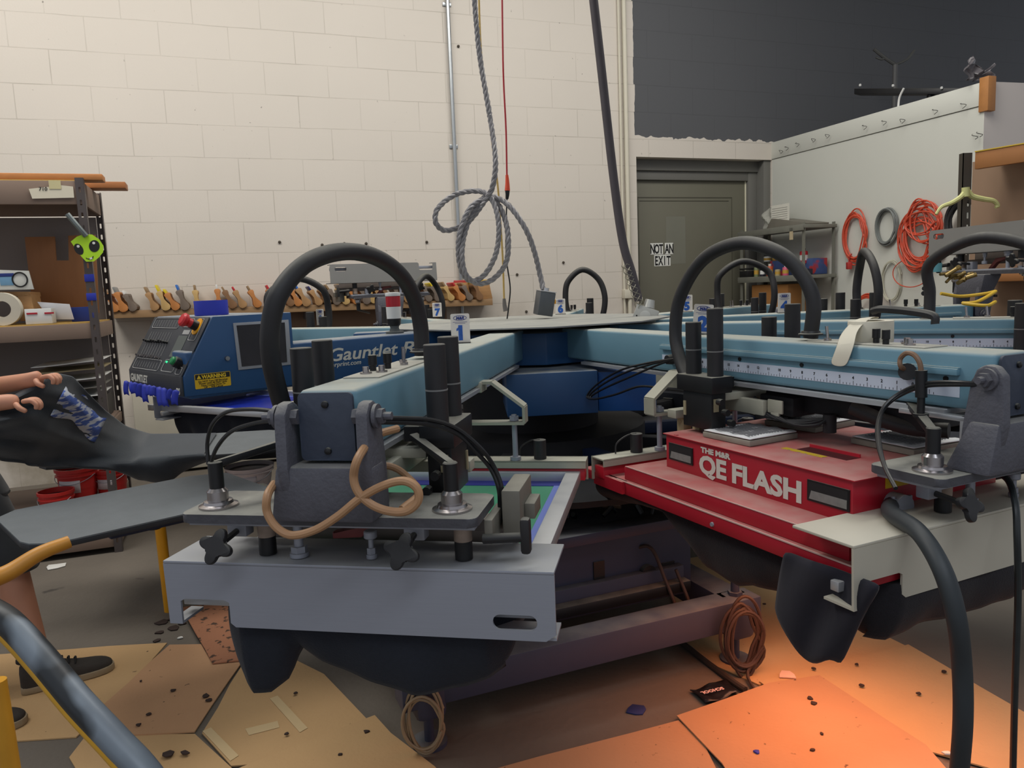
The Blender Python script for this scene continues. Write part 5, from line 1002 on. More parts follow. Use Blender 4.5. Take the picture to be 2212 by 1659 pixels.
b = MB(); b.lathe([(.03, -.05), (.07, -.03), (.083, .01), (.078, .05), (.05, .08), (.01, .09)], (-1.885, 2.455, 1.37), (0, 0, 1), 20); b.build('hair', mat('dark_hair', (40, 30, 24), .8, 0, .3, 60), pe)
M_SHOE = mat('dark_olive_suede', (52, 46, 40), .85, 0, .3, 30, bump=.2); M_SOLE = mat('tan_rubber_sole', (150, 132, 104), .7, 0, .2, 30)
def shoe(heel, toe, w=.047, ht=.085):
    heel = Vector(heel); toe = Vector(toe); d = (toe-heel); L_ = d.length; yaw = math.atan2(d.y, d.x); M = Matrix.Translation(heel) @ Matrix.Rotation(yaw, 4, 'Z')
    prof = [(0, .6), (.04, .8), (.15, .92), (.3, .85), (.45, .82), (.62, .98), (.78, 1.0), (.9, .85), (.97, .55), (1, .2)]
    P = [(x*L_, w*k) for x, k in prof]+[(x*L_, -w*k) for x, k in prof[::-1]]
    b = MB(M); b.prism([(x, y, .0) for x, y in P], (0, 0, .022), .004); so = b.build('sole', M_SOLE, pe)
    hts = [(.0, .085), (.05, .098), (.15, .105), (.26, .10), (.38, .085), (.52, .068), (.68, .056), (.82, .052), (.93, .043), (.985, .03)]
    b = MB(M); n = 14; RS = []
    for x, h in hts:
        k = 1
        for (xa, ka), (xb, kb) in zip(prof, prof[1:]):
            if xa <= x <= xb: k = ka+(kb-ka)*(x-xa)/(xb-xa)
        top = .42 if x < .35 else .6
        RS.append([b.bm.verts.new(M @ Vector((x*L_, w*k*.97*math.cos(PI*i/n)*(1 if i in (0, n) else (top+(1-top)*abs(math.cos(PI*i/n)))**.3), .02+(h-.02)*max(0, math.sin(PI*i/n))**.7))) for i in range(n+1)])
    for a, c in zip(RS, RS[1:]):
        for i in range(n): b.bm.faces.new((a[i], a[i+1], c[i+1], c[i]))
    b.bm.faces.new(RS[0]); b.bm.faces.new(RS[-1][::-1]); up_ = b.build('shoe_upper', M_SHOE, pe, sub=1, angle=80)
    b = MB(M); b.tube([(.08*L_+.03*math.cos(a)+.01, .032*math.sin(a), .105) for a in [2*PI*k/14 for k in range(14)]], .008, 6, 2, closed=True); b.build('collar', mat('black_collar', (30, 26, 26), .9), up_)
    b = MB(M)
    for k in range(5): x = (.3+.07*k)*L_; z = .098-.007*k; b.tube([(x, -.024, z-.012), (x+.004, 0, z+.002), (x, .024, z-.012)], .0032, 5, 4)
    b.tube([(.3*L_, -.01, .1), (.28*L_, -.05, .085), (.33*L_, -.055, .06)], .003, 5, 4); b.build('laces', mat('black_laces', (24, 22, 22), .9), up_)
shoe((-1.645, 2.37, 0.006), (-1.415, 2.52, 0.006)); shoe((-1.765, 2.09, 0.006), (-1.51, 2.19, 0.006))

# shirt being pulled off, one cloth surface from the pallet up to the hands
cols = [((470, 936, 3.42), (442, 984, 2.95)), ((400, 936, 3.40), (370, 994, 2.93)), ((325, 937, 3.32), (300, 1000, 2.90)), ((272, 920, 3.10), (240, 1003, 2.86)), ((228, 886, 2.86), (170, 1004, 2.80)), ((190, 848, 2.70), (110, 1002, 2.70)), ((158, 812, 2.56), (60, 998, 2.58)), ((112, 803, 2.46), (15, 990, 2.5)), ((60, 835, 2.42), (-30, 978, 2.42)), ((5, 868, 2.40), (-70, 965, 2.38))]
NV = 14; b = MB(); G = []
NC = 40
def cl(tab, t):
    x = t*(len(tab)-1); i = min(int(x), len(tab)-2); f = x-i; f = f*f*(3-2*f)*.5+f*.5; return tuple(tab[i][k]+(tab[i+1][k]-tab[i][k])*f for k in range(3))
def cloth_pt(u, v, off=0):
    a = cl([c[0] for c in cols], u); c = cl([c[1] for c in cols], u); lift = sm(.25, .7, u)
    x = a[0]+(c[0]-a[0])*v; y = a[1]+(c[1]-a[1])*v; d = a[2]+(c[2]-a[2])*v
    d -= (.05*math.sin(v*PI)+.02*math.sin(v*17+u*6)+.012*math.sin(v*31-u*9))*lift
    p = aty(x, y, d-off)
    if u < .25: p.z = max(p.z, .657)
    return p
for i in range(NC+1): G.append([b.bm.verts.new(cloth_pt(i/NC, j/NV)) for j in range(NV+1)])
for i in range(NC):
    for j in range(NV): b.bm.faces.new((G[i][j], G[i+1][j], G[i+1][j+1], G[i][j+1]))
# turned-down skirt in front of the pallet edge
prev = [G[i][NV] for i in range(NC+1)]
for r_ in range(1, 6):
    ring = []
    for i in range(NC+1):
        p = cloth_pt(i/NC, 1.0); drop = (.02+.09*math.exp(-((i/NC-.17)/.13)**2)); f = r_/5; ring.append(b.bm.verts.new(p+Vector((.008*math.sin(i*.9+f*2), -.015*math.sin(f*2.6)+.05*f*f+.008*math.sin(i*.7), -drop*f))))
    for i in range(NC): b.bm.faces.new((prev[i], prev[i+1], ring[i+1], ring[i]))
    prev = ring
ps = b.build('pulled_shirt', mat('charcoal_cotton', (48, 54, 60), .95, 0, .15, 40, sheen=.3, bump=.15, bscale=300), None, solid=.003, sub=1, angle=80)
recenter(tag(ps, 'charcoal t-shirt stretched from the hands to a pallet, with blue and white print', 't-shirt')); MW[ps.name] = Matrix.Translation(ps.location)
M_PRINT = mat('blue_white_print', (88, 116, 196), .7, 0, .35, 12, aniso=(1.2, 1, 5), spots=.51, spotcol=(214, 220, 232), spotscale=12)
b = MB(); 
def pp_(u, v):
    lo = .10+.05*math.sin(u*9); hi = .50+.06*math.sin(u*7+1); return cloth_pt(.42+.26*u, lo+(hi-lo)*v*(1-.25*u)+.06*math.sin(v*20)*.2, .006)
b.grid(18, 12, pp_, raw=True); b.build('shirt_print', M_PRINT, ps, solid=.001, angle=80)

# ================================================================== LEFT STORAGE RACK
M_RACK = mat('grey_rack_steel', (88, 80, 78), .5, .3, .2, 12, spots=.12, spotcol=(150, 140, 126), spotscale=20); M_SHB = mat('brown_shelf_board', (132, 112, 98), .7, 0, .12, 6); M_SHE = mat('yellow_board_edge', (176, 140, 70), .7, 0, .25, 14)
FP = Vector((-2.035, 3.775, 0)); RM = Matrix(((-WU.x, -WN.x, 0, FP.x), (-WU.y, -WN.y, 0, FP.y), (0, 0, 1, 0), (0, 0, 0, 1)))   # x: along the rack to the left, y: depth
rk = thing('storage_rack', 'tall steel and particle board storage rack filling the left edge', 'storage rack', FP, 0)
for x, y in ((0, 0), (0, .58), (1.5, 0), (1.5, .58)):
    b = MB(RM); holed(b, [(x-.018, 0), (x+.018, 0), (x+.018, 1.86), (x-.018, 1.86)], [rrect(x-.004, x+.005, .05+k*.06, .05+k*.06+.026, .003, 2) for k in range(30)], lambda p, q, y=y: (p, y-.0015, q), (0, .003, 0))
    b.box(x-.019, x-.016, y, y+(.035 if y < .3 else -.035), 0, 1.86); b.build('rack_post', M_RACK, rk)
for z, th in ((1.735, .11), (1.09, .075), (.60, .05), (.20, .05), (.03, .07)):
    b = MB(RM); b.box(-.01, 1.5, .003, .02, z, z+th, .002); b.box(-.012, .0, .02, .56, z, z+th, .002); b.box(0, 1.5, .56, .575, z, z+th, .002); bm2 = b.build('shelf_beam', M_SHB, rk)
    b = MB(RM); b.box(.0, 1.5, .012, .57, z+th-.012, z+th+.006, .001); b.build('shelf_board', M_SHE if z > 1 else M_SHB, rk)
b = MB(RM); b.box(-.1, 1.5, .02, .12, 1.852, 1.882, .004); single('timber_batten', b, mat('orange_timber', (190, 124, 66), .6, 0, .2, 5, aniso=(1, 8, 8)), 'orange timber batten lying along the top of the storage rack', 'timber')
b = MB(RM); b.box(-.17, 1.2, .3, .42, 1.852, 1.885, .003); single('timber_board', b, mat('brown_timber', (170, 108, 60), .6, 0, .2, 5, aniso=(1, 8, 8)), 'brown board sticking out past the right end of the rack top', 'timber')
def rp(px, py, yd=0.0): o = RM @ Vector((0, yd, 0)); p = plane_hit(px, py, o, -WN); return RM.inverted() @ p
b = MB(RM); b.box(.02, 1.5, .577, .583, 1.17, 1.73); b.box(.02, 1.5, .577, .583, .62, 1.09); b.build('back_panel', mat('rack_shade_grey', (132, 124, 120), .75, 0, .1, 3), rk)  # added panels; their grey stands in for shaded wall behind the shelves
# torn paper label on the top beam
l0, l1 = rp(62, 408, -.004), rp(160, 425, -.004)
b = MB(RM); xs = [l1.x, l0.x]; b.prism([(l0.x, -.004, l0.z), (l0.x-.01, -.004, l0.z-.045), (l1.x, -.004, l0.z-.04), (l1.x, -.004, l0.z+.012), (l1.x+.05, -.004, l0.z+.018), (l1.x+.08, -.004, l0.z+.008), (l0.x-.08, -.004, l0.z+.01)], (0, .002, 0)); lb = single('paper_label', b, mat('cream_paper', (222, 214, 192), .7, 0, .04, 10), 'torn cream paper label reading 710 taped to the top beam of the rack', 'label')
MW[lb.name] = Matrix.Translation(lb.location); b = MB(RM); b.text('710', .024, (l0.x-.04, -.0055, l0.z-.008), (-1, 0, 0), (0, 0, 1), .0003, .0003, shear=.1); b.build('handwriting', M_TXT, lb)
b = MB(RM); b.box(l0.x-.135, l0.x-.085, -.006, -.0045, l0.z-.0, l0.z+.04); b.build('masking_tape', mat('yellowed_tape', (206, 196, 150), .6), lb)
# green paper face taped to the post
c = rp(189, 537, -.03); at_ = thing('green_paper_face', 'lime green paper cut-out face with big black eyes taped to the rack post', 'paper cut-out', RM @ Vector((c.x, -.03, c.z)))
FM_ = RM @ Matrix.Translation((c.x, -.03, c.z)); sc_ = 3.79/1655
def pc(px, py): return ((189-px)*sc_*1.02, (537-py)*sc_)
b = MB(FM_); b.prism([(*[pc(x, y)[0]], 0, pc(x, y)[1]) for x, y in ((160, 522), (172, 512), (185, 507), (200, 508), (212, 518), (219, 532), (217, 545), (208, 556), (198, 564), (184, 564), (176, 553), (168, 538))], (0, .002, 0)); b.build('face_paper', mat('lime_paper', (178, 226, 40), .6, 0, .08, 20), at_)
for ex, ey, w_, h_, tilt in ((173, 538, 8, 12, -20), (202, 532, 10, 12.5, 14)):
    x0, z0 = pc(ex, ey); b = MB(FM_); P = []
    for k in range(24): a = 2*PI*k/24; xx, zz = w_*sc_*math.cos(a), h_*sc_*math.sin(a); t_ = R(tilt); P.append((x0+xx*math.cos(t_)-zz*math.sin(t_), -.001, z0+xx*math.sin(t_)+zz*math.cos(t_)))
    b.prism(P, (0, .001, 0)); ey_ = b.build('paper_eye', M_TXT, at_)
    b = MB(FM_); x1, z1 = x0+.001, z0+h_*.5*sc_; b.prism([(x1+2.8*sc_*math.cos(2*PI*k/12), -.002, z1+2.8*sc_*math.sin(2*PI*k/12)) for k in range(12)], (0, .001, 0)); b.build('eye_glint', M_WHITE, ey_)
b = MB(FM_); P = [pc(x, y) for x, y in ((184, 555), (188, 558), (194, 556), (199, 552), (197, 558), (190, 560), (185, 558))]; b.prism([(x, -.001, z) for x, z in P], (0, .001, 0)); b.build('paper_mouth', M_TXT, at_)
b = MB(FM_); P = [pc(x, y) for x, y in ((191, 556), (196, 555), (196, 559), (191, 560))]; b.prism([(x, -.0018, z) for x, z in P], (0, .001, 0)); b.build('paper_tooth', M_WHITE, at_)
# metal strap sticking up above the face
b = MB(RM); a_, c_ = rp(145, 462, -.05), rp(186, 510, -.03); b.tube([(a_.x, -.05, a_.z), (.5*a_.x+.5*c_.x, -.045, .5*a_.z+.5*c_.z), (c_.x, -.03, c_.z)], .013, 8, 3); single('metal_strap', b, mat('grey_strap_metal', (122, 130, 130), .35, .5, .3, 14), 'grey metal strap leaning out above the green paper face', 'strap')
# blue tape bands on the post
for y0, y1 in ((592, 608), (633, 649)):
    t_ = rp(205, y0, 0).z; u_ = rp(205, y1, 0).z; b = MB(RM); b.box(-.021, .021, -.004, .006, u_, t_, .001); single('tape_band', b, M_TAPE, 'blue tape band wrapped around the front post of the rack', 'tape', 'blue tape bands on the rack post')
# plywood with a U cut-out
def rpoly(pix, yd, th, m, name, label, cat, group=None):
    P = [rp(x, y, yd) for x, y in pix]; b = MB(RM); b.prism([(p_.x, yd, p_.z) for p_ in P], (0, th, 0), .001); return single(name, b, m, label, cat, group)
rpoly([(53, 512), (118, 511), (121, 563), (149, 563), (147, 509), (205, 507), (214, 676), (72, 681)], .40, .018, mat('brown_plywood', (148, 98, 56), .6, 0, .18, 4, aniso=(6, 1, 1)), 'plywood_jig', 'brown plywood board with a square notch standing on the middle shelf', 'board')
t = thing('leaflet_card', 'white card with printed bottle and black ring leaning on the shelf at far left', 'card', RM @ Vector((.3, .1, 1.29)))
P = [rp(x, y, .1) for x, y in ((-30, 582), (62, 585), (73, 625), (-30, 627))]; b = MB(RM); b.prism([(p_.x, .1, p_.z) for p_ in P], (0, .01, 0), .001); b.build('card', mat('white_glossy_card', (222, 222, 214), .4), t)
c = rp(43, 604, .098); b = MB(RM); b.tube([(c.x+.031*math.cos(a), .097, c.z+.034*math.sin(a)) for a in [2*PI*k/28 for k in range(28)]], .0035, 6, 1, closed=True); b.build('printed_ring', M_TXT, t)
c = rp(14, 603, .098); b = MB(RM); b.box(c.x-.028, c.x+.028, .097, .099, c.z-.03, c.z+.02, .001); b.build('printed_bottle', mat('pale_blue_print', (120, 166, 200), .5), t)
b = MB(RM); b.box(c.x-.033, c.x+.033, .0955, .097, c.z+.012, c.z+.028, .001); b.build('printed_cap', M_NAVY, t)
rpoly([(-30, 630), (62, 630), (64, 640), (-30, 640)], .12, .25, M_WOOD, 'wooden_tray', 'thin wooden board under the printed white card', 'board'); rpoly([(38, 640), (66, 636), (78, 692), (44, 694)], .12, .2, M_WOOD, 'wooden_block', 'wooden block beside the white tape roll on the shelf', 'board')
c = rp(3, 672, .02); c_w = RM @ Vector((c.x, .02, c.z)); b = MB(RM); b.lathe([(.038, 0), (.078, 0), (.079, .002), (.079, .05), (.038, .05), (.038, 0)], (c.x, .03, 1.171+.079), (0, 1, 0), 36, cap=False); single('tape_roll', b, mat('off_white_tape', (206, 198, 180), .7, 0, .05, 20), 'large off-white tape roll on its edge on the middle shelf', 'tape roll')
def rbox(px0, px1, pyt, zb, yd, dp, m, name, label, cat, group=None):
    a_ = rp(px0, pyt, yd); c_ = rp(px1, pyt, yd); b = MB(RM); b.box(c_.x, a_.x, yd, yd+dp, zb, a_.z, .002); return single(name, b, m, label, cat, group)
bx_ = rbox(52, 110, 668, 1.172, .03, .1, M_WHITE, 'carton', 'small white carton with red lettering on the middle shelf', 'box'); MW[bx_.name] = Matrix.Translation(bx_.location)
a_ = rp(57, 676, .028); b = MB(RM); b.box(a_.x-.045, a_.x, .027, .03, a_.z-.008, a_.z); b.box(a_.x-.115, a_.x-.075, .027, .03, a_.z-.009, a_.z-.001); b.build('red_print', M_REDR, bx_)
rpoly([(80, 652), (150, 657), (160, 690), (108, 690)], .14, .004, mat('white_paper', (212, 212, 216), .7), 'paper_sheet', 'crumpled white papers standing behind the white carton', 'paper')
rbox(152, 198, 664, 1.172, .2, .1, mat('blue_carton', (30, 52, 130), .5), 'carton', 'dark blue carton behind the rack post on the middle shelf', 'box')
# lower shelf: screens / sheets stacked
for k, (py, m, l) in enumerate(((792, 'white', 'curled white sheet on top of the stack behind the shirt'), (806, 'tan', 'tan sheet second in the stack on the lower shelf'), (826, 'white', 'white edged sheet third in the stack on the lower shelf'), (845, 'grey', 'grey sheet fourth in the stack on the lower shelf'), (862, 'white', 'white edged sheet lowest in the stack on the lower shelf'))):
    a_ = rp(70, py, .1); c_ = rp(222, py, .1); mm_ = {'white': M_WHITE, 'tan': mat('tan_sheet', (150, 136, 104), .8), 'grey': mat('grey_sheet2', (110, 108, 102), .7)}[m]
    b = MB(RM); b.grid(10, 4, lambda u, v: (c_.x+(a_.x-c_.x)*u, .06+.4*v, a_.z+(.012*(1-u)**3 if k == 0 else 0)+.003*math.sin(u*5+k))); single('stacked_sheet', b, mm_, l, 'sheet', 'sheets stacked on the lower shelf', solid=.004 if k else .002)
b = MB(RM); b.box(.02, .4, .08, .5, .66, rp(100, 872, .1).z, .003); single('stacked_boards', b, mat('dark_stack', (66, 62, 58), .8, 0, .4, 30), 'dark stack of boards under the sheets on the lower shelf', 'boards')
# buckets
M_RBK = mat('red_bucket_plastic', (186, 40, 36), .4, 0, .08, 14)
def bucket(px, py_top, py_bot, dpt, w, m, label, lab=None, group=None, ink=(36, 26, 28)):
    top = aty(px, py_top, dpt); bot = aty(px, py_bot, dpt); r_ = w*dpt/1655/2; h = top.z-bot.z; o = Vector((top.x, dpt+r_, bot.z)); t = thing('ink_bucket', label, 'bucket', o, 0, group)
    b = MB(); b.lathe([(.0, 0), (r_*.86, 0), (r_*.97, h*.72), (r_*1.05, h*.73), (r_*1.05, h*.78), (r_*.98, h*.79), (r_*.99, h*.88), (r_*1.07, h*.89), (r_*1.08, h), (r_*1.0, h), (r_*.92, h*.3), (0, h*.28)], o, (0, 0, 1), 36, cap=False); b.build('bucket_shell', m, t)
    b = MB(); b.lathe([(0, h*.80), (r_*.95, h*.8), (r_*.94, h*.83), (0, h*.83)], o, (0, 0, 1), 28, cap=False); b.build('ink_surface', mat('dark_ink', ink, .3), t)
    b = MB(); P = []
    b.grid(10, 1, lambda u, v: (o.x+r_*.96*math.cos(R(-125+70*u)), o.y+r_*.96*math.sin(R(-125+70*u)), o.z+h*(.2+.42*v))); b.build('bucket_label', mat(lab or 'pale_label', (206, 196, 196), .6), t, solid=.001)
    b = MB(); b.tube([(o.x+r_*1.06*math.cos(a), o.y+r_*1.06*math.sin(a), o.z+h*.82-.5*r_*abs(math.sin(a))) for a in [R(-170+16*k) for k in range(11)]], .0018, 5, 3); b.build('wire_handle', M_ALU, t)
bucket(142, 1017, 1080, 3.86, 84, M_RBK, 'red ink bucket with pale label, left of the two on the low rack shelf')
bucket(222, 1018, 1068, 3.95, 66, M_RBK, 'red ink bucket with white label, right of the two on the low rack shelf')
bucket(100, 1068, 1130, 3.7, 70, M_RBK, 'red ink bucket standing lowest, half hidden by the grey pallet')
bucket(522, 1016, 1060, 3.1, 100, mat('white_bucket', (214, 200, 196), .45, 0, .1, 30), 'white tub with a pinkish red rim seen behind the nearest yoke', ink=(190, 60, 80))

# ================================================================== SQUEEGEE RACK ON THE WALL
sr = thing('squeegee_rack', 'long wooden wall shelf carrying the row of squeegees', 'wall shelf', WP(-1.7, .1, 1.17), math.atan2(WU.y, WU.x))
M_SHELF = mat('stained_shelf_wood', (152, 120, 84), .65, 0, .25, 5, aniso=(1, 8, 8), spots=.2, spotcol=(104, 82, 64), spotscale=8)
sl = lambda u: 1.205-.012*(u+3)      # shelf top drops a little to the right
b = MB(WM); b.hexa([(-3.02, 0, sl(-3)-.05), (-.22, 0, sl(-.2)-.05), (-.22, .22, sl(-.2)-.05), (-3.02, .22, sl(-3)-.05), (-3.02, 0, sl(-3)), (-.22, 0, sl(-.2)), (-.22, .22, sl(-.2)), (-3.02, .22, sl(-3))], .002); b.build('shelf_plank', M_SHELF, sr)
b = MB(WM); b.box(-1.95, -.56, 0, .02, .96, 1.14, .002); b.build('backing_board', mat('brown_hardboard', (136, 108, 86), .7, 0, .15, 6, spots=.14, spotcol=(100, 78, 62), spotscale=9), sr)
for u in (-2.6, -1.7, -.9):
    b = MB(WM); b.box(u-.01, u+.01, 0, .16, 1.08, sl(u)-.05, .002); b.build('shelf_bracket', M_RACK, sr)
px_list = [252, 270, 291, 338, 362, 384, 403, 428, 476, 507, 529, 561, 600, 633, 649, 667, 694, 712, 733, 752, 775, 797, 812, 828, 846, 866, 886, 908, 931, 951, 979, 1003, 1019, 1040]
tipc = {1: 'grey', 2: 'white', 4: 'yellow', 5: 'yellow', 6: 'blue', 8: 'white', 10: 'red', 12: 'red', 15: 'blue', 16: 'navy', 17: 'pale blue', 21: 'red', 29: 'yellow', 31: 'red', 33: 'yellow'}
cols_ = {'grey': (130, 130, 128), 'white': (220, 218, 214), 'yellow': (222, 196, 36), 'blue': (52, 110, 190), 'red': (188, 44, 50), 'navy': (40, 40, 90), 'pale blue': (126, 168, 206)}
ORD = ['first', 'second', 'third', 'fourth', 'fifth', 'sixth', 'seventh', 'eighth', 'ninth', 'tenth', 'eleventh', 'twelfth', 'thirteenth', 'fourteenth', 'fifteenth', 'sixteenth', 'seventeenth']
woods = [('light', (196, 162, 104)), ('tan', (172, 132, 88)), ('brown', (134, 98, 66)), ('orange', (190, 124, 66)), ('grey', (118, 104, 92))]
rg = random.Random(12)
for i, px in enumerate(px_list):
    q = on_w(px, 668, .235); u = (q-W0).dot(WU); z0 = sl(u); wn_, wc = woods[rg.randrange(5)]; tn = tipc.get(i)
    frm = 'from the left' if i < 17 else 'from the right'; o_ = ORD[i] if i < 17 else ORD[len(px_list)-1-i]
    lab = f'{wn_} wooden squeegee{" with "+tn+" tip" if tn else ""} on the wall shelf, {o_} {frm}'
    t = thing('squeegee', lab, 'squeegee', WP(u, .13, z0), math.atan2(WU.y, WU.x)+rg.uniform(-.05, .05), 'squeegees on the wall shelf')
    lean = R(-24+rg.uniform(-7, 7)) if i not in (7, 8) else R(-4); S = .92+rg.uniform(-.08, .1); M = WM @ Matrix.Translation((u, 0, z0)) @ Matrix.Rotation(lean, 4, 'Y')
    # profile: rounded foot, thin waist, block head (x along wall, z up)
    pr = [(0, -.038), (.018, -.034), (.028, -.018), (.026, .002), (.016, .02), (.009, .045), (.012, .07), (.02, .088), (.02, .104), (.008, .112), (-.008, .112), (-.02, .104), (-.02, .088), (-.012, .07), (-.010, .045), (-.02, .02), (-.029, .0), (-.028, -.02), (-.016, -.035)]
    b = MB(M); b.prism([(x*S*1.1, .235, z*S*1.0+.03) for x, z in pr], (0, -.19-rg.uniform(0, .02), 0), .002); hd_ = b.build('handle', mat('handle_wood_'+wn_, wc, .6, 0, .2, 8, spots=.12, spotcol=tuple(int(v*.7) for v in wc), spotscale=14), t)
    b = MB(M); h_ = .03+rg.uniform(0, .02); b.prism([(x, .234, z) for x, z in ((-.007, .138*S), (.007, .138*S), (.006, .14*S+h_), (-.006, .14*S+h_))], (0, -.19, 0), .001); b.build('blade', mat('blade_'+(tn or 'amber').replace(' ', '_'), cols_.get(tn, (150, 122, 88)), .45, 0, .1, 20), t)
# wide scoop-shaped pieces near the right end of the shelf
for k, (px, m, l) in enumerate(((1000, (176, 60, 56), 'wide wooden squeegee with a red top edge near the right end of the wall shelf'), (1046, (214, 170, 40), 'wide amber squeegee blade leaning at the right end of the wall shelf'), (775, (150, 108, 80), 'wide brown wooden squeegee behind the flipped-up channel on the wall shelf'))):
    q = on_w(px, 640, .1); u = (q-W0).dot(WU); z0 = sl(u); t = thing('squeegee', l, 'squeegee', WP(u, .1, z0), math.atan2(WU.y, WU.x), 'squeegees on the wall shelf')
    b = MB(WM); b.prism([(u-.07, .09, z0), (u+.07, .09, z0), (u+.045, .09, z0+.14), (u-.075, .09, z0+.14)], (0, .02, 0), .003); b.build('handle', M_WOOD, t)
    b = MB(WM); b.prism([(u-.075, .093, z0+.135), (u+.045, .093, z0+.135), (u+.04, .093, z0+.16), (u-.07, .093, z0+.16)], (0, .012, 0), .002); b.build('blade', mat('wide_blade_%s' % ('red', 'amber', 'brown')[k], m, .45), t)

# ================================================================== RIGHT SIDE: METAL SHELVES, CORDS, RACK
M_GSH = mat('grey_green_shelf_steel', (122, 122, 112), .55, .2, .2, 10, spots=.2, spotcol=(150, 150, 140), spotscale=18)
sp_ = lambda px, py, v=.36: PMX.inverted() @ on_p(px, py, v)
ms = thing('metal_shelves', 'dusty grey metal shelves standing between the door and the orange cords', 'shelving', PP(.4, .18, 0), math.atan2(PQ.y, PQ.x))
u0, u1 = .02, .86; zt = sp_(1700, 492).z; zm = sp_(1690, 607).z
zt, zm = 1.66, 1.235
for x, y in ((u0, .05), (u1, .05), (u0, .37), (u1, .37)):
    b = MB(PMX); b.box(x-.018, x+.018, y-.002, y+.002, 0, zt+.05); b.box(x-.018, x-.014, y-.03, y, 0, zt+.05); b.build('shelf_post', M_GSH, ms)
for z in (zt, zm, .8, .3):
    b = MB(PMX); b.box(u0-.02, u1+.02, .03, .39, z, z+.03, .002); b.box(u0-.02, u1+.02, .385, .40, z-.02, z+.032, .001); b.build('shelf_panel', M_GSH, ms)
SHZ = zm+.032
def onshelf(px, w, h, m, name, label, v=.30, kind='cyl', z=None, cap=None, rowz=0):
    p_ = sp_(px, 600, v); u = min(max(p_.x, u0+.02), u1); z = (SHZ if z is None else z)+rowz; t = thing(name, label, name.replace('_', ' '), PP(u, v, z)); r_ = w/2
    b = MB(PMX)
    if kind == 'cyl': b.lathe([(r_*.96, 0), (r_, .004), (r_, h*.75), (r_*.9, h*.8), (r_*.5, h*.84)], (u, v, z), (0, 0, 1), 18)
    else: b.box(u-w/2, u+w/2, v-w/3, v+w/3, z, z+h, .003)
    b.build('container', m, t)
    if cap: b = MB(PMX); b.lathe([(r_*.45, h*.84), (r_*.45, h), (r_*.4, h+.002)], (u, v, z), (0, 0, 1), 14); b.build('cap', cap, t)
    if kind == 'cyl': b = MB(PMX); b.lathe([(r_*1.01, h*.2), (r_*1.01, h*.55)], (u, v, z), (0, 0, 1), 18, cap=False); b.build('wrap_label', M_WHITE if cap is M_BLACK else mat('coloured_wrap', (190, 150, 60), .5), t)
onshelf(1634, .045, .11, mat('olive_bottle', (120, 128, 92), .4), 'bottle', 'pale olive bottle at the left of the metal shelf', cap=M_WHITE)
onshelf(1647, .045, .10, mat('black_bottle', (40, 40, 52), .4), 'bottle', 'dark bottle second from the left on the metal shelf', cap=M_BLACK)
onshelf(1663, .06, .11, mat('orange_can', (196, 84, 40), .4), 'can', 'orange and yellow can in the middle of the metal shelf', cap=M_CREAM)
onshelf(1680, .05, .07, mat('tan_jar', (176, 160, 120), .4), 'jar', 'short tan jar on the metal shelf', cap=None)
onshelf(1697, .055, .09, mat('pink_can', (206, 90, 120), .4), 'can', 'pink and white can right of centre on the metal shelf', cap=M_WHITE)
onshelf(1658, .07, .06, M_WHITE, 'tub', 'white tub standing in the back row of the metal shelf', v=.12, rowz=.14); onshelf(1674, .05, .07, mat('brown_jar', (150, 110, 50), .4), 'jar', 'brown jar next to the white tub in the back row', v=.12, rowz=.14)
onshelf(1736, .07, .13, mat('red_spray_can', (186, 36, 52), .35), 'spray_can', 'red spray can with dark nozzle high on the metal shelf', v=.2, rowz=.1, cap=M_BLACK)
b = MB(PMX); b.box(.22, .78, .04, .2, SHZ+.001, SHZ+.14, .004); single('shelf_box', b, mat('blue_red_box', (60, 80, 130), .5, 0, .5, 9, spots=.45, spotcol=(170, 50, 54), spotscale=6), 'long box in blue and red behind the bottles on the metal shelf', 'box')
b = MB(PMX); b.lathe([(.04, 0), (.05, .03), (.03, .07)], (.70, .3, SHZ), (0, 0, 1), 14); b.box(.72, .84, .25, .33, SHZ, SHZ+.05, .006); single('power_tool', b, mat('dark_blue_tool', (30, 36, 52), .45), 'dark blue tool lying at the right end of the metal shelf', 'tool')
b = MB(PMX); b.box(.0, .12, .25, .38, SHZ+.0, SHZ+.06, .004); b.box(.0, .1, .26, .38, SHZ+.07, SHZ+.085, .002); single('black_case', b, M_BLACK, 'black case at the left end of the metal shelf beside the door', 'case')
b = MB(PMX); b.box(.12, .62, .06, .33, .832, 1.19, .003); cbx = single('cardboard_box', b, mat('brown_box_card', (168, 116, 62), .8, 0, .08, 6), 'brown cardboard box under the bottles on the metal shelves', 'box')
# items on top: plastic bag with paper, grey slab
bg = thing('plastic_bag', 'clear plastic bag with a white printed sheet on top of the metal shelves', 'bag', PP(.25, .25, zt+.03))
b = MB(PMX); b.grid(14, 10, lambda u, v: (.12+.34*u+.02*math.sin(v*7), .2+.05*math.sin(u*PI)*math.sin(v*PI)+.02*math.sin(u*13+v*9), zt+.032+.22*v*(1-.25*abs(2*u-1)**2)+.012*math.sin(u*11))); b.build('bag_film', mat('clear_bag_film', (196, 196, 186), .25, 0, .2, 12, alpha=.55), bg, solid=.002)
a_, c_ = sp_(1667, 445, .3), sp_(1705, 478, .3); b = MB(PMX); b.prism([(a_.x, .3, a_.z), (c_.x, .3, a_.z), (c_.x, .3, c_.z), (a_.x, .3, c_.z)], (0, .004, 0)); sh_ = b.build('printed_sheet', mat('white_printed_sheet', (214, 212, 200), .7, 0, .05, 10), bg)
b = MB(PMX)
for k in range(6): z = c_.z+(a_.z-c_.z)*(.2+.12*k); b.box(min(a_.x, c_.x)+.01, max(a_.x, c_.x)-.02, .3045, .3055, z, z+.003)
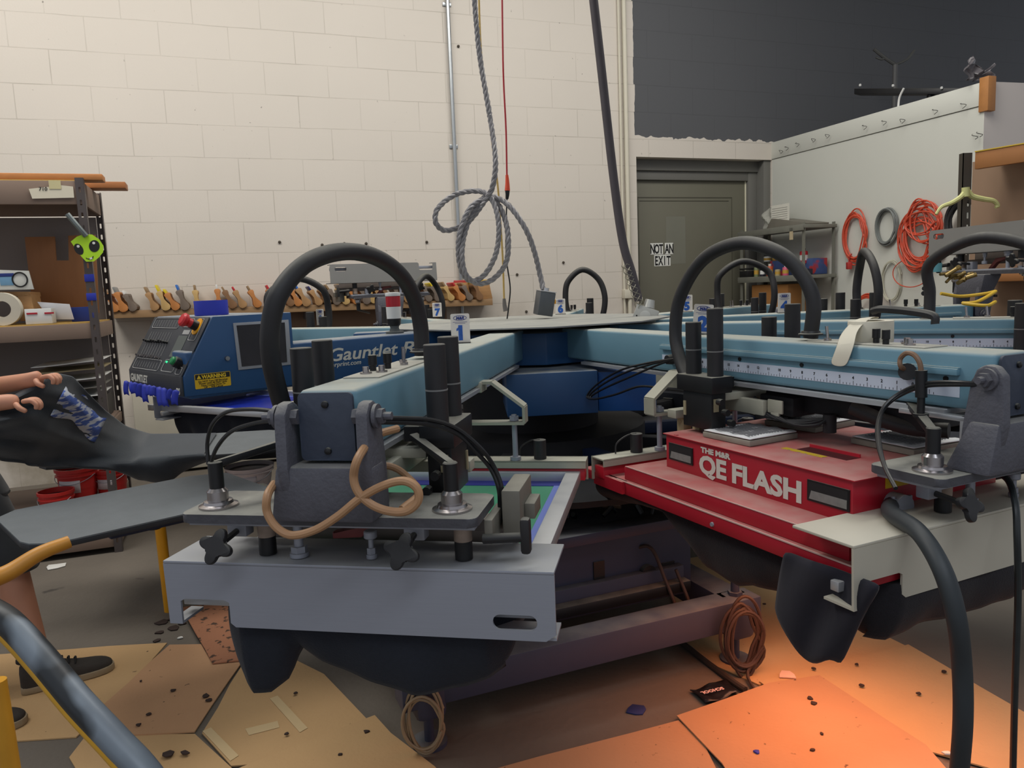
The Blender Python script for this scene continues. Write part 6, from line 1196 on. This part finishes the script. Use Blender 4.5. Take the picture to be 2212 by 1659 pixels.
b.build('text_line', mat('grey_ink', (140, 138, 132), .6), sh_)
b = MB(PMX); a_, c_, d_ = sp_(1722, 458, .25), sp_(1800, 478, .25), sp_(1712, 474, .25); b.prism([(.35, .1, zt+.032), (.86, .1, zt+.032), (.86, .1, zt+.045), (.42, .1, zt+.12)], (0, .25, 0), .003); single('grey_slab', b, mat('grey_slab_metal', (112, 108, 98), .6, .1, .15, 12), 'grey wedge-shaped slab lying right of the plastic bag', 'slab')
b = MB(PMX); b.box(.72, .76, .395, .40, zt-.09, zt+.01); single('paper_tag', b, mat('tan_tag', (186, 170, 138), .7), 'small tan tag hanging from the top metal shelf', 'tag')
# coils of cord hung on the partition
M_OR = mat('orange_cord', (206, 82, 56), .45, 0, .12, 20)
def pcoil(px, py, rx, rz, n_, r, m, label, seed, jit=.18, v=.03, cat='extension cord', group='cords hung on the white partition', name='coiled_cord'):
    c = on_p(px, py, v); return coil_on(c, rx, rz, n_, r, PQ, m, name, label, cat, jit, group, seed=seed)
pcoil(1846, 512, .115, .185, 9, .0058, M_OR, 'orange extension cord coiled on the partition, left of the grey coil', 3)
b = MB(); c = on_p(1834, 574, .05); b.box(c.x-.02, c.x+.02, c.y-.02, c.y+.02, c.z-.03, c.z+.03, .006); b.tube([c, c+Vector((0, 0, .06)), on_p(1840, 548, .04)], .005, 6, 4, raw=True); single('cord_plug', b, mat('red_plug', (176, 52, 46), .45), 'red plug dangling below the left orange cord', 'plug')
pcoil(1914, 490, .095, .135, 5, .008, mat('grey_hose_coil', (112, 116, 114), .5, 0, .15, 20), 'grey hose coil between the two orange cords', 4, .06)
pcoil(1985, 515, .15, .20, 14, .0062, M_OR, 'big tangled orange extension cord hung right of the grey coil', 8, .30, .05)
pcoil(1992, 480, .15, .12, 5, .0062, M_OR, 'upper loops of orange cord spilling over the tangled orange bunch', 18, .35, .07)
pcoil(1965, 590, .17, .11, 1, .004, M_OR, 'single large loop of thin orange cord hanging below the orange bunch', 6, .02, .06)
pcoil(2083, 480, .13, .16, 9, .011, M_RUB, 'thick black cable coil behind the post of the right rack', 5, .08, .08)
pcoil(1925, 605, .10, .15, 3, .005, mat('off_white_cord', (190, 188, 170), .5), 'off-white cord coil low on the partition behind the black hose loop', 9, .1)
pcoil(1872, 665, .12, .10, 6, .006, M_OR, 'orange cord coil low on the partition behind the black cylinders', 10, .15, .08)
# right rack with perforated post, orange board, hanger
rr_ = thing('right_rack', 'perforated dark steel rack post with an orange-brown shelf board at the right edge', 'storage rack', aty(2090, 900, 4.3))
tp = aty(2092, 330, 4.3); b = MB(); holed(b, [(tp.x-.028, 0), (tp.x+.022, 0), (tp.x+.022, tp.z), (tp.x-.028, tp.z)], [rrect(tp.x+.002, tp.x+.013, .08+k*.066, .113+k*.066, .003, 2) for k in range(25)], lambda p, q: (p, 4.3, q), (0, .004, 0))
b.box(tp.x-.028, tp.x-.024, 4.3, 4.34, 0, tp.z); b.build('rack_post', mat('dark_rack_steel', (72, 66, 58), .5, .3, .2, 12), rr_)
F0 = Vector((tp.x+.03, 4.29, 0)); ee = Vector((.50, -.86, 0)).normalized(); gg = Vector((.86, .50, 0)).normalized(); RX = Matrix(((ee.x, gg.x, 0, F0.x), (ee.y, gg.y, 0, F0.y), (0, 0, 1, 0), (0, 0, 0, 1))); z = aty(2096, 348, 4.29).z
b = MB(RX); b.box(0, 1.1, 0, .03, z-.045, z+.045, .003); b.box(0, 1.1, .03, .5, z+.03, z+.045); b.build('shelf_board', mat('orange_brown_board', (164, 110, 62), .6, 0, .12, 6), rr_)
b = MB(RX); b.box(0, 1.1, -.004, .03, z+.045, z+.052, .001); b.build('yellow_edge', mat('yellow_edge', (196, 164, 50), .6), rr_)
b = MB(RX); b.box(-.15, 1.1, .25, .262, z-.95, z+.029); b.build('back_panel', mat('tan_back_panel', (150, 122, 98), .7, 0, .08, 4), rr_)
b = MB(RX); z2 = aty(2150, 600, 4.3).z; b.box(0, 1.1, 0, .24, z2-.02, z2+.03, .003); b.build('shelf_board', mat('orange_brown_board', (164, 110, 62)), rr_)
b = MB(); hc = aty(2088, 432, 4.25); H_ = lambda px, py: aty(px, py, 4.22)
hg = thing('clothes_hanger', 'pale yellow plastic garment hanger hooked on the dark rack post', 'hanger', H_(2088, 470))
b = MB(); b.tube([H_(2022, 463), H_(2034, 447), H_(2056, 438), H_(2076, 425), H_(2088, 412), H_(2100, 424), H_(2124, 430), H_(2146, 434), H_(2156, 444), H_(2150, 448)], .0115, 8, 6, raw=True, rf=lambda t: .7+.6*math.sin(t*PI)); b.build('hanger_arm', mat('pale_yellow_plastic', (206, 206, 140), .5, 0, .06, 20), hg)
b = MB(); b.cyl(H_(2086, 405), H_(2086, 425), .02, n=16); b.build('hanger_neck', mat('pale_yellow_plastic', (206, 206, 140)), hg)
# tools on the flipped head at far right
M4 = AM(A4); rg = random.Random(31)
hb = thing('hose_fitting_cluster', 'cluster of brass and black hose fittings beside the flipped head at far right', 'fittings', M4 @ Vector((1.95, .35, 1.12)))
b = MB()
for k in range(5): p_ = aty(2003-k*1.5, 591+k*10.5, 3.5); b.cyl(p_, p_+Vector((-.03, -.05, .0)), .011, n=12); 
b.build('black_fitting', M_RUB, hb)
b = MB()
for k in range(9): p_ = aty(2030+rg.uniform(0, 60), 590+rg.uniform(0, 26), 3.45); q_ = p_+Vector((rg.uniform(.02, .07), rg.uniform(-.03, .03), rg.uniform(0, .03))); b.cyl(p_, q_, rg.uniform(.006, .01), n=10); b.cyl(q_, q_+(q_-p_)*.3, .011, n=6)
b.build('brass_fitting', mat('aged_brass', (150, 128, 78), .4, .7, .25, 20), hb)
b = MB(); p_ = aty(2022, 578, 3.5); b.cyl(p_-Vector((0, 0, .02)), p_+Vector((0, 0, .02)), .024, n=14); b.build('teal_cap', mat('teal_plastic', (96, 160, 170), .5), hb)
hose('bunched_power_lead', [aty(2032, 634, 3.2), aty(2075, 640, 3.2), aty(2130, 634, 3.2), aty(2150, 630, 3.2), aty(2110, 652, 3.15), aty(2080, 655, 3.15), aty(2130, 660, 3.1), aty(2150, 652, 3.15)], .007, mat('bright_yellow_cord', (214, 176, 50), .45), 'bright yellow cord bunched on the arm behind at right', 'cord')
# stand and dark lamp bar beyond the partition
st = thing('light_stand', 'dim grey pole with two forked arms rising behind the white partition', 'stand', aty(1932, 900, 7.45))
b = MB(); t0 = aty(1934, 140, 7.45); b.cyl((t0.x, 7.45, 0), (t0.x, 7.45, t0.z), .024, n=14); b.build('pole', mat('dim_grey_metal', (92, 92, 92), .6, .2), st)
b = MB(); b.tube([aty(1888, 106, 7.45), aty(1910, 124, 7.45), t0, ], .016, 8, 4, raw=True); b.tube([t0, aty(1960, 128, 7.45), aty(1976, 108, 7.45)], .012, 8, 4, raw=True); b.tube([aty(1892, 124, 7.45), aty(1903, 128, 7.45), aty(1912, 126, 7.45)], .01, 6, 4, raw=True); b.build('forked_arm', mat('dim_grey_metal2', (84, 84, 82), .6, .2), st)
b = MB(); a_, c_ = aty(1845, 191, 7.2), aty(2080, 190, 6.5); v_ = (c_-a_).normalized(); n__ = Vector((-v_.y, v_.x, 0)); b.prism([a_, c_, c_+n__*.12, a_+n__*.12], (0, 0, -.05), .004); b.cyl(a_.lerp(c_, .7)-Vector((0, 0, .05))+n__*.06, Vector((a_.lerp(c_, .7).x, a_.lerp(c_, .7).y, 0))+n__*.06, .03, n=12); single('dark_beam', b, M_BLACK, 'dark horizontal bar seen above the white partition top', 'beam')
for px, py in ((1858, 184), (1929, 185), (2034, 190)):
    q = aty(px, py, 7.2-.7*(px-1845)/235-.02); b = MB(); b.lathe([(.009, -.01), (.012, 0), (.009, .01)], q, (0, 0, 1), 10); single('pale_ball', b, M_WHITE, 'tiny pale knob on the dark bar above the partition', 'knob', 'pale knobs on the dark bar')
b = MB(); q = PP(2.15, -.02, 2.56); b.grid(12, 8, lambda u, v: (q.x-.10+.17*u+.02*math.sin(v*9), q.y+.05*math.sin(u*PI)+.02*math.sin(u*17), q.z+.0+.16*v*(.7+.3*math.sin(u*6))), raw=True); single('plastic_bag', b, mat('dim_bag_film', (110, 106, 110), .2, 0, .3, 14, alpha=.7), 'crumpled dim plastic bag on the corner of the white partition', 'bag', solid=.002)
b = MB(); b.tube([PP(1.45, -.02, 2.53), PP(1.46, -.02, 2.6), PP(1.50, -.02, 2.66)], .008, 8, 4, raw=True); single('white_cable_end', b, M_WHITE, 'short white cable end sticking up behind the partition top', 'cable')
# added unseen lamp below the pallets casts the orange glow on the floor
hl = bpy.data.lights.new('added_floor_glow', 'AREA'); hl.shape = 'RECTANGLE'; hl.size = .75; hl.size_y = .5; hl.spread = R(150); hl.energy = 5.5; hl.color = (1.0, .36, .17)
ho = bpy.data.objects.new('added_floor_glow', hl); COL.objects.link(ho); ho.location = (.86, 1.92, .50); ho.rotation_euler = (R(-10), R(-6), R(-65))
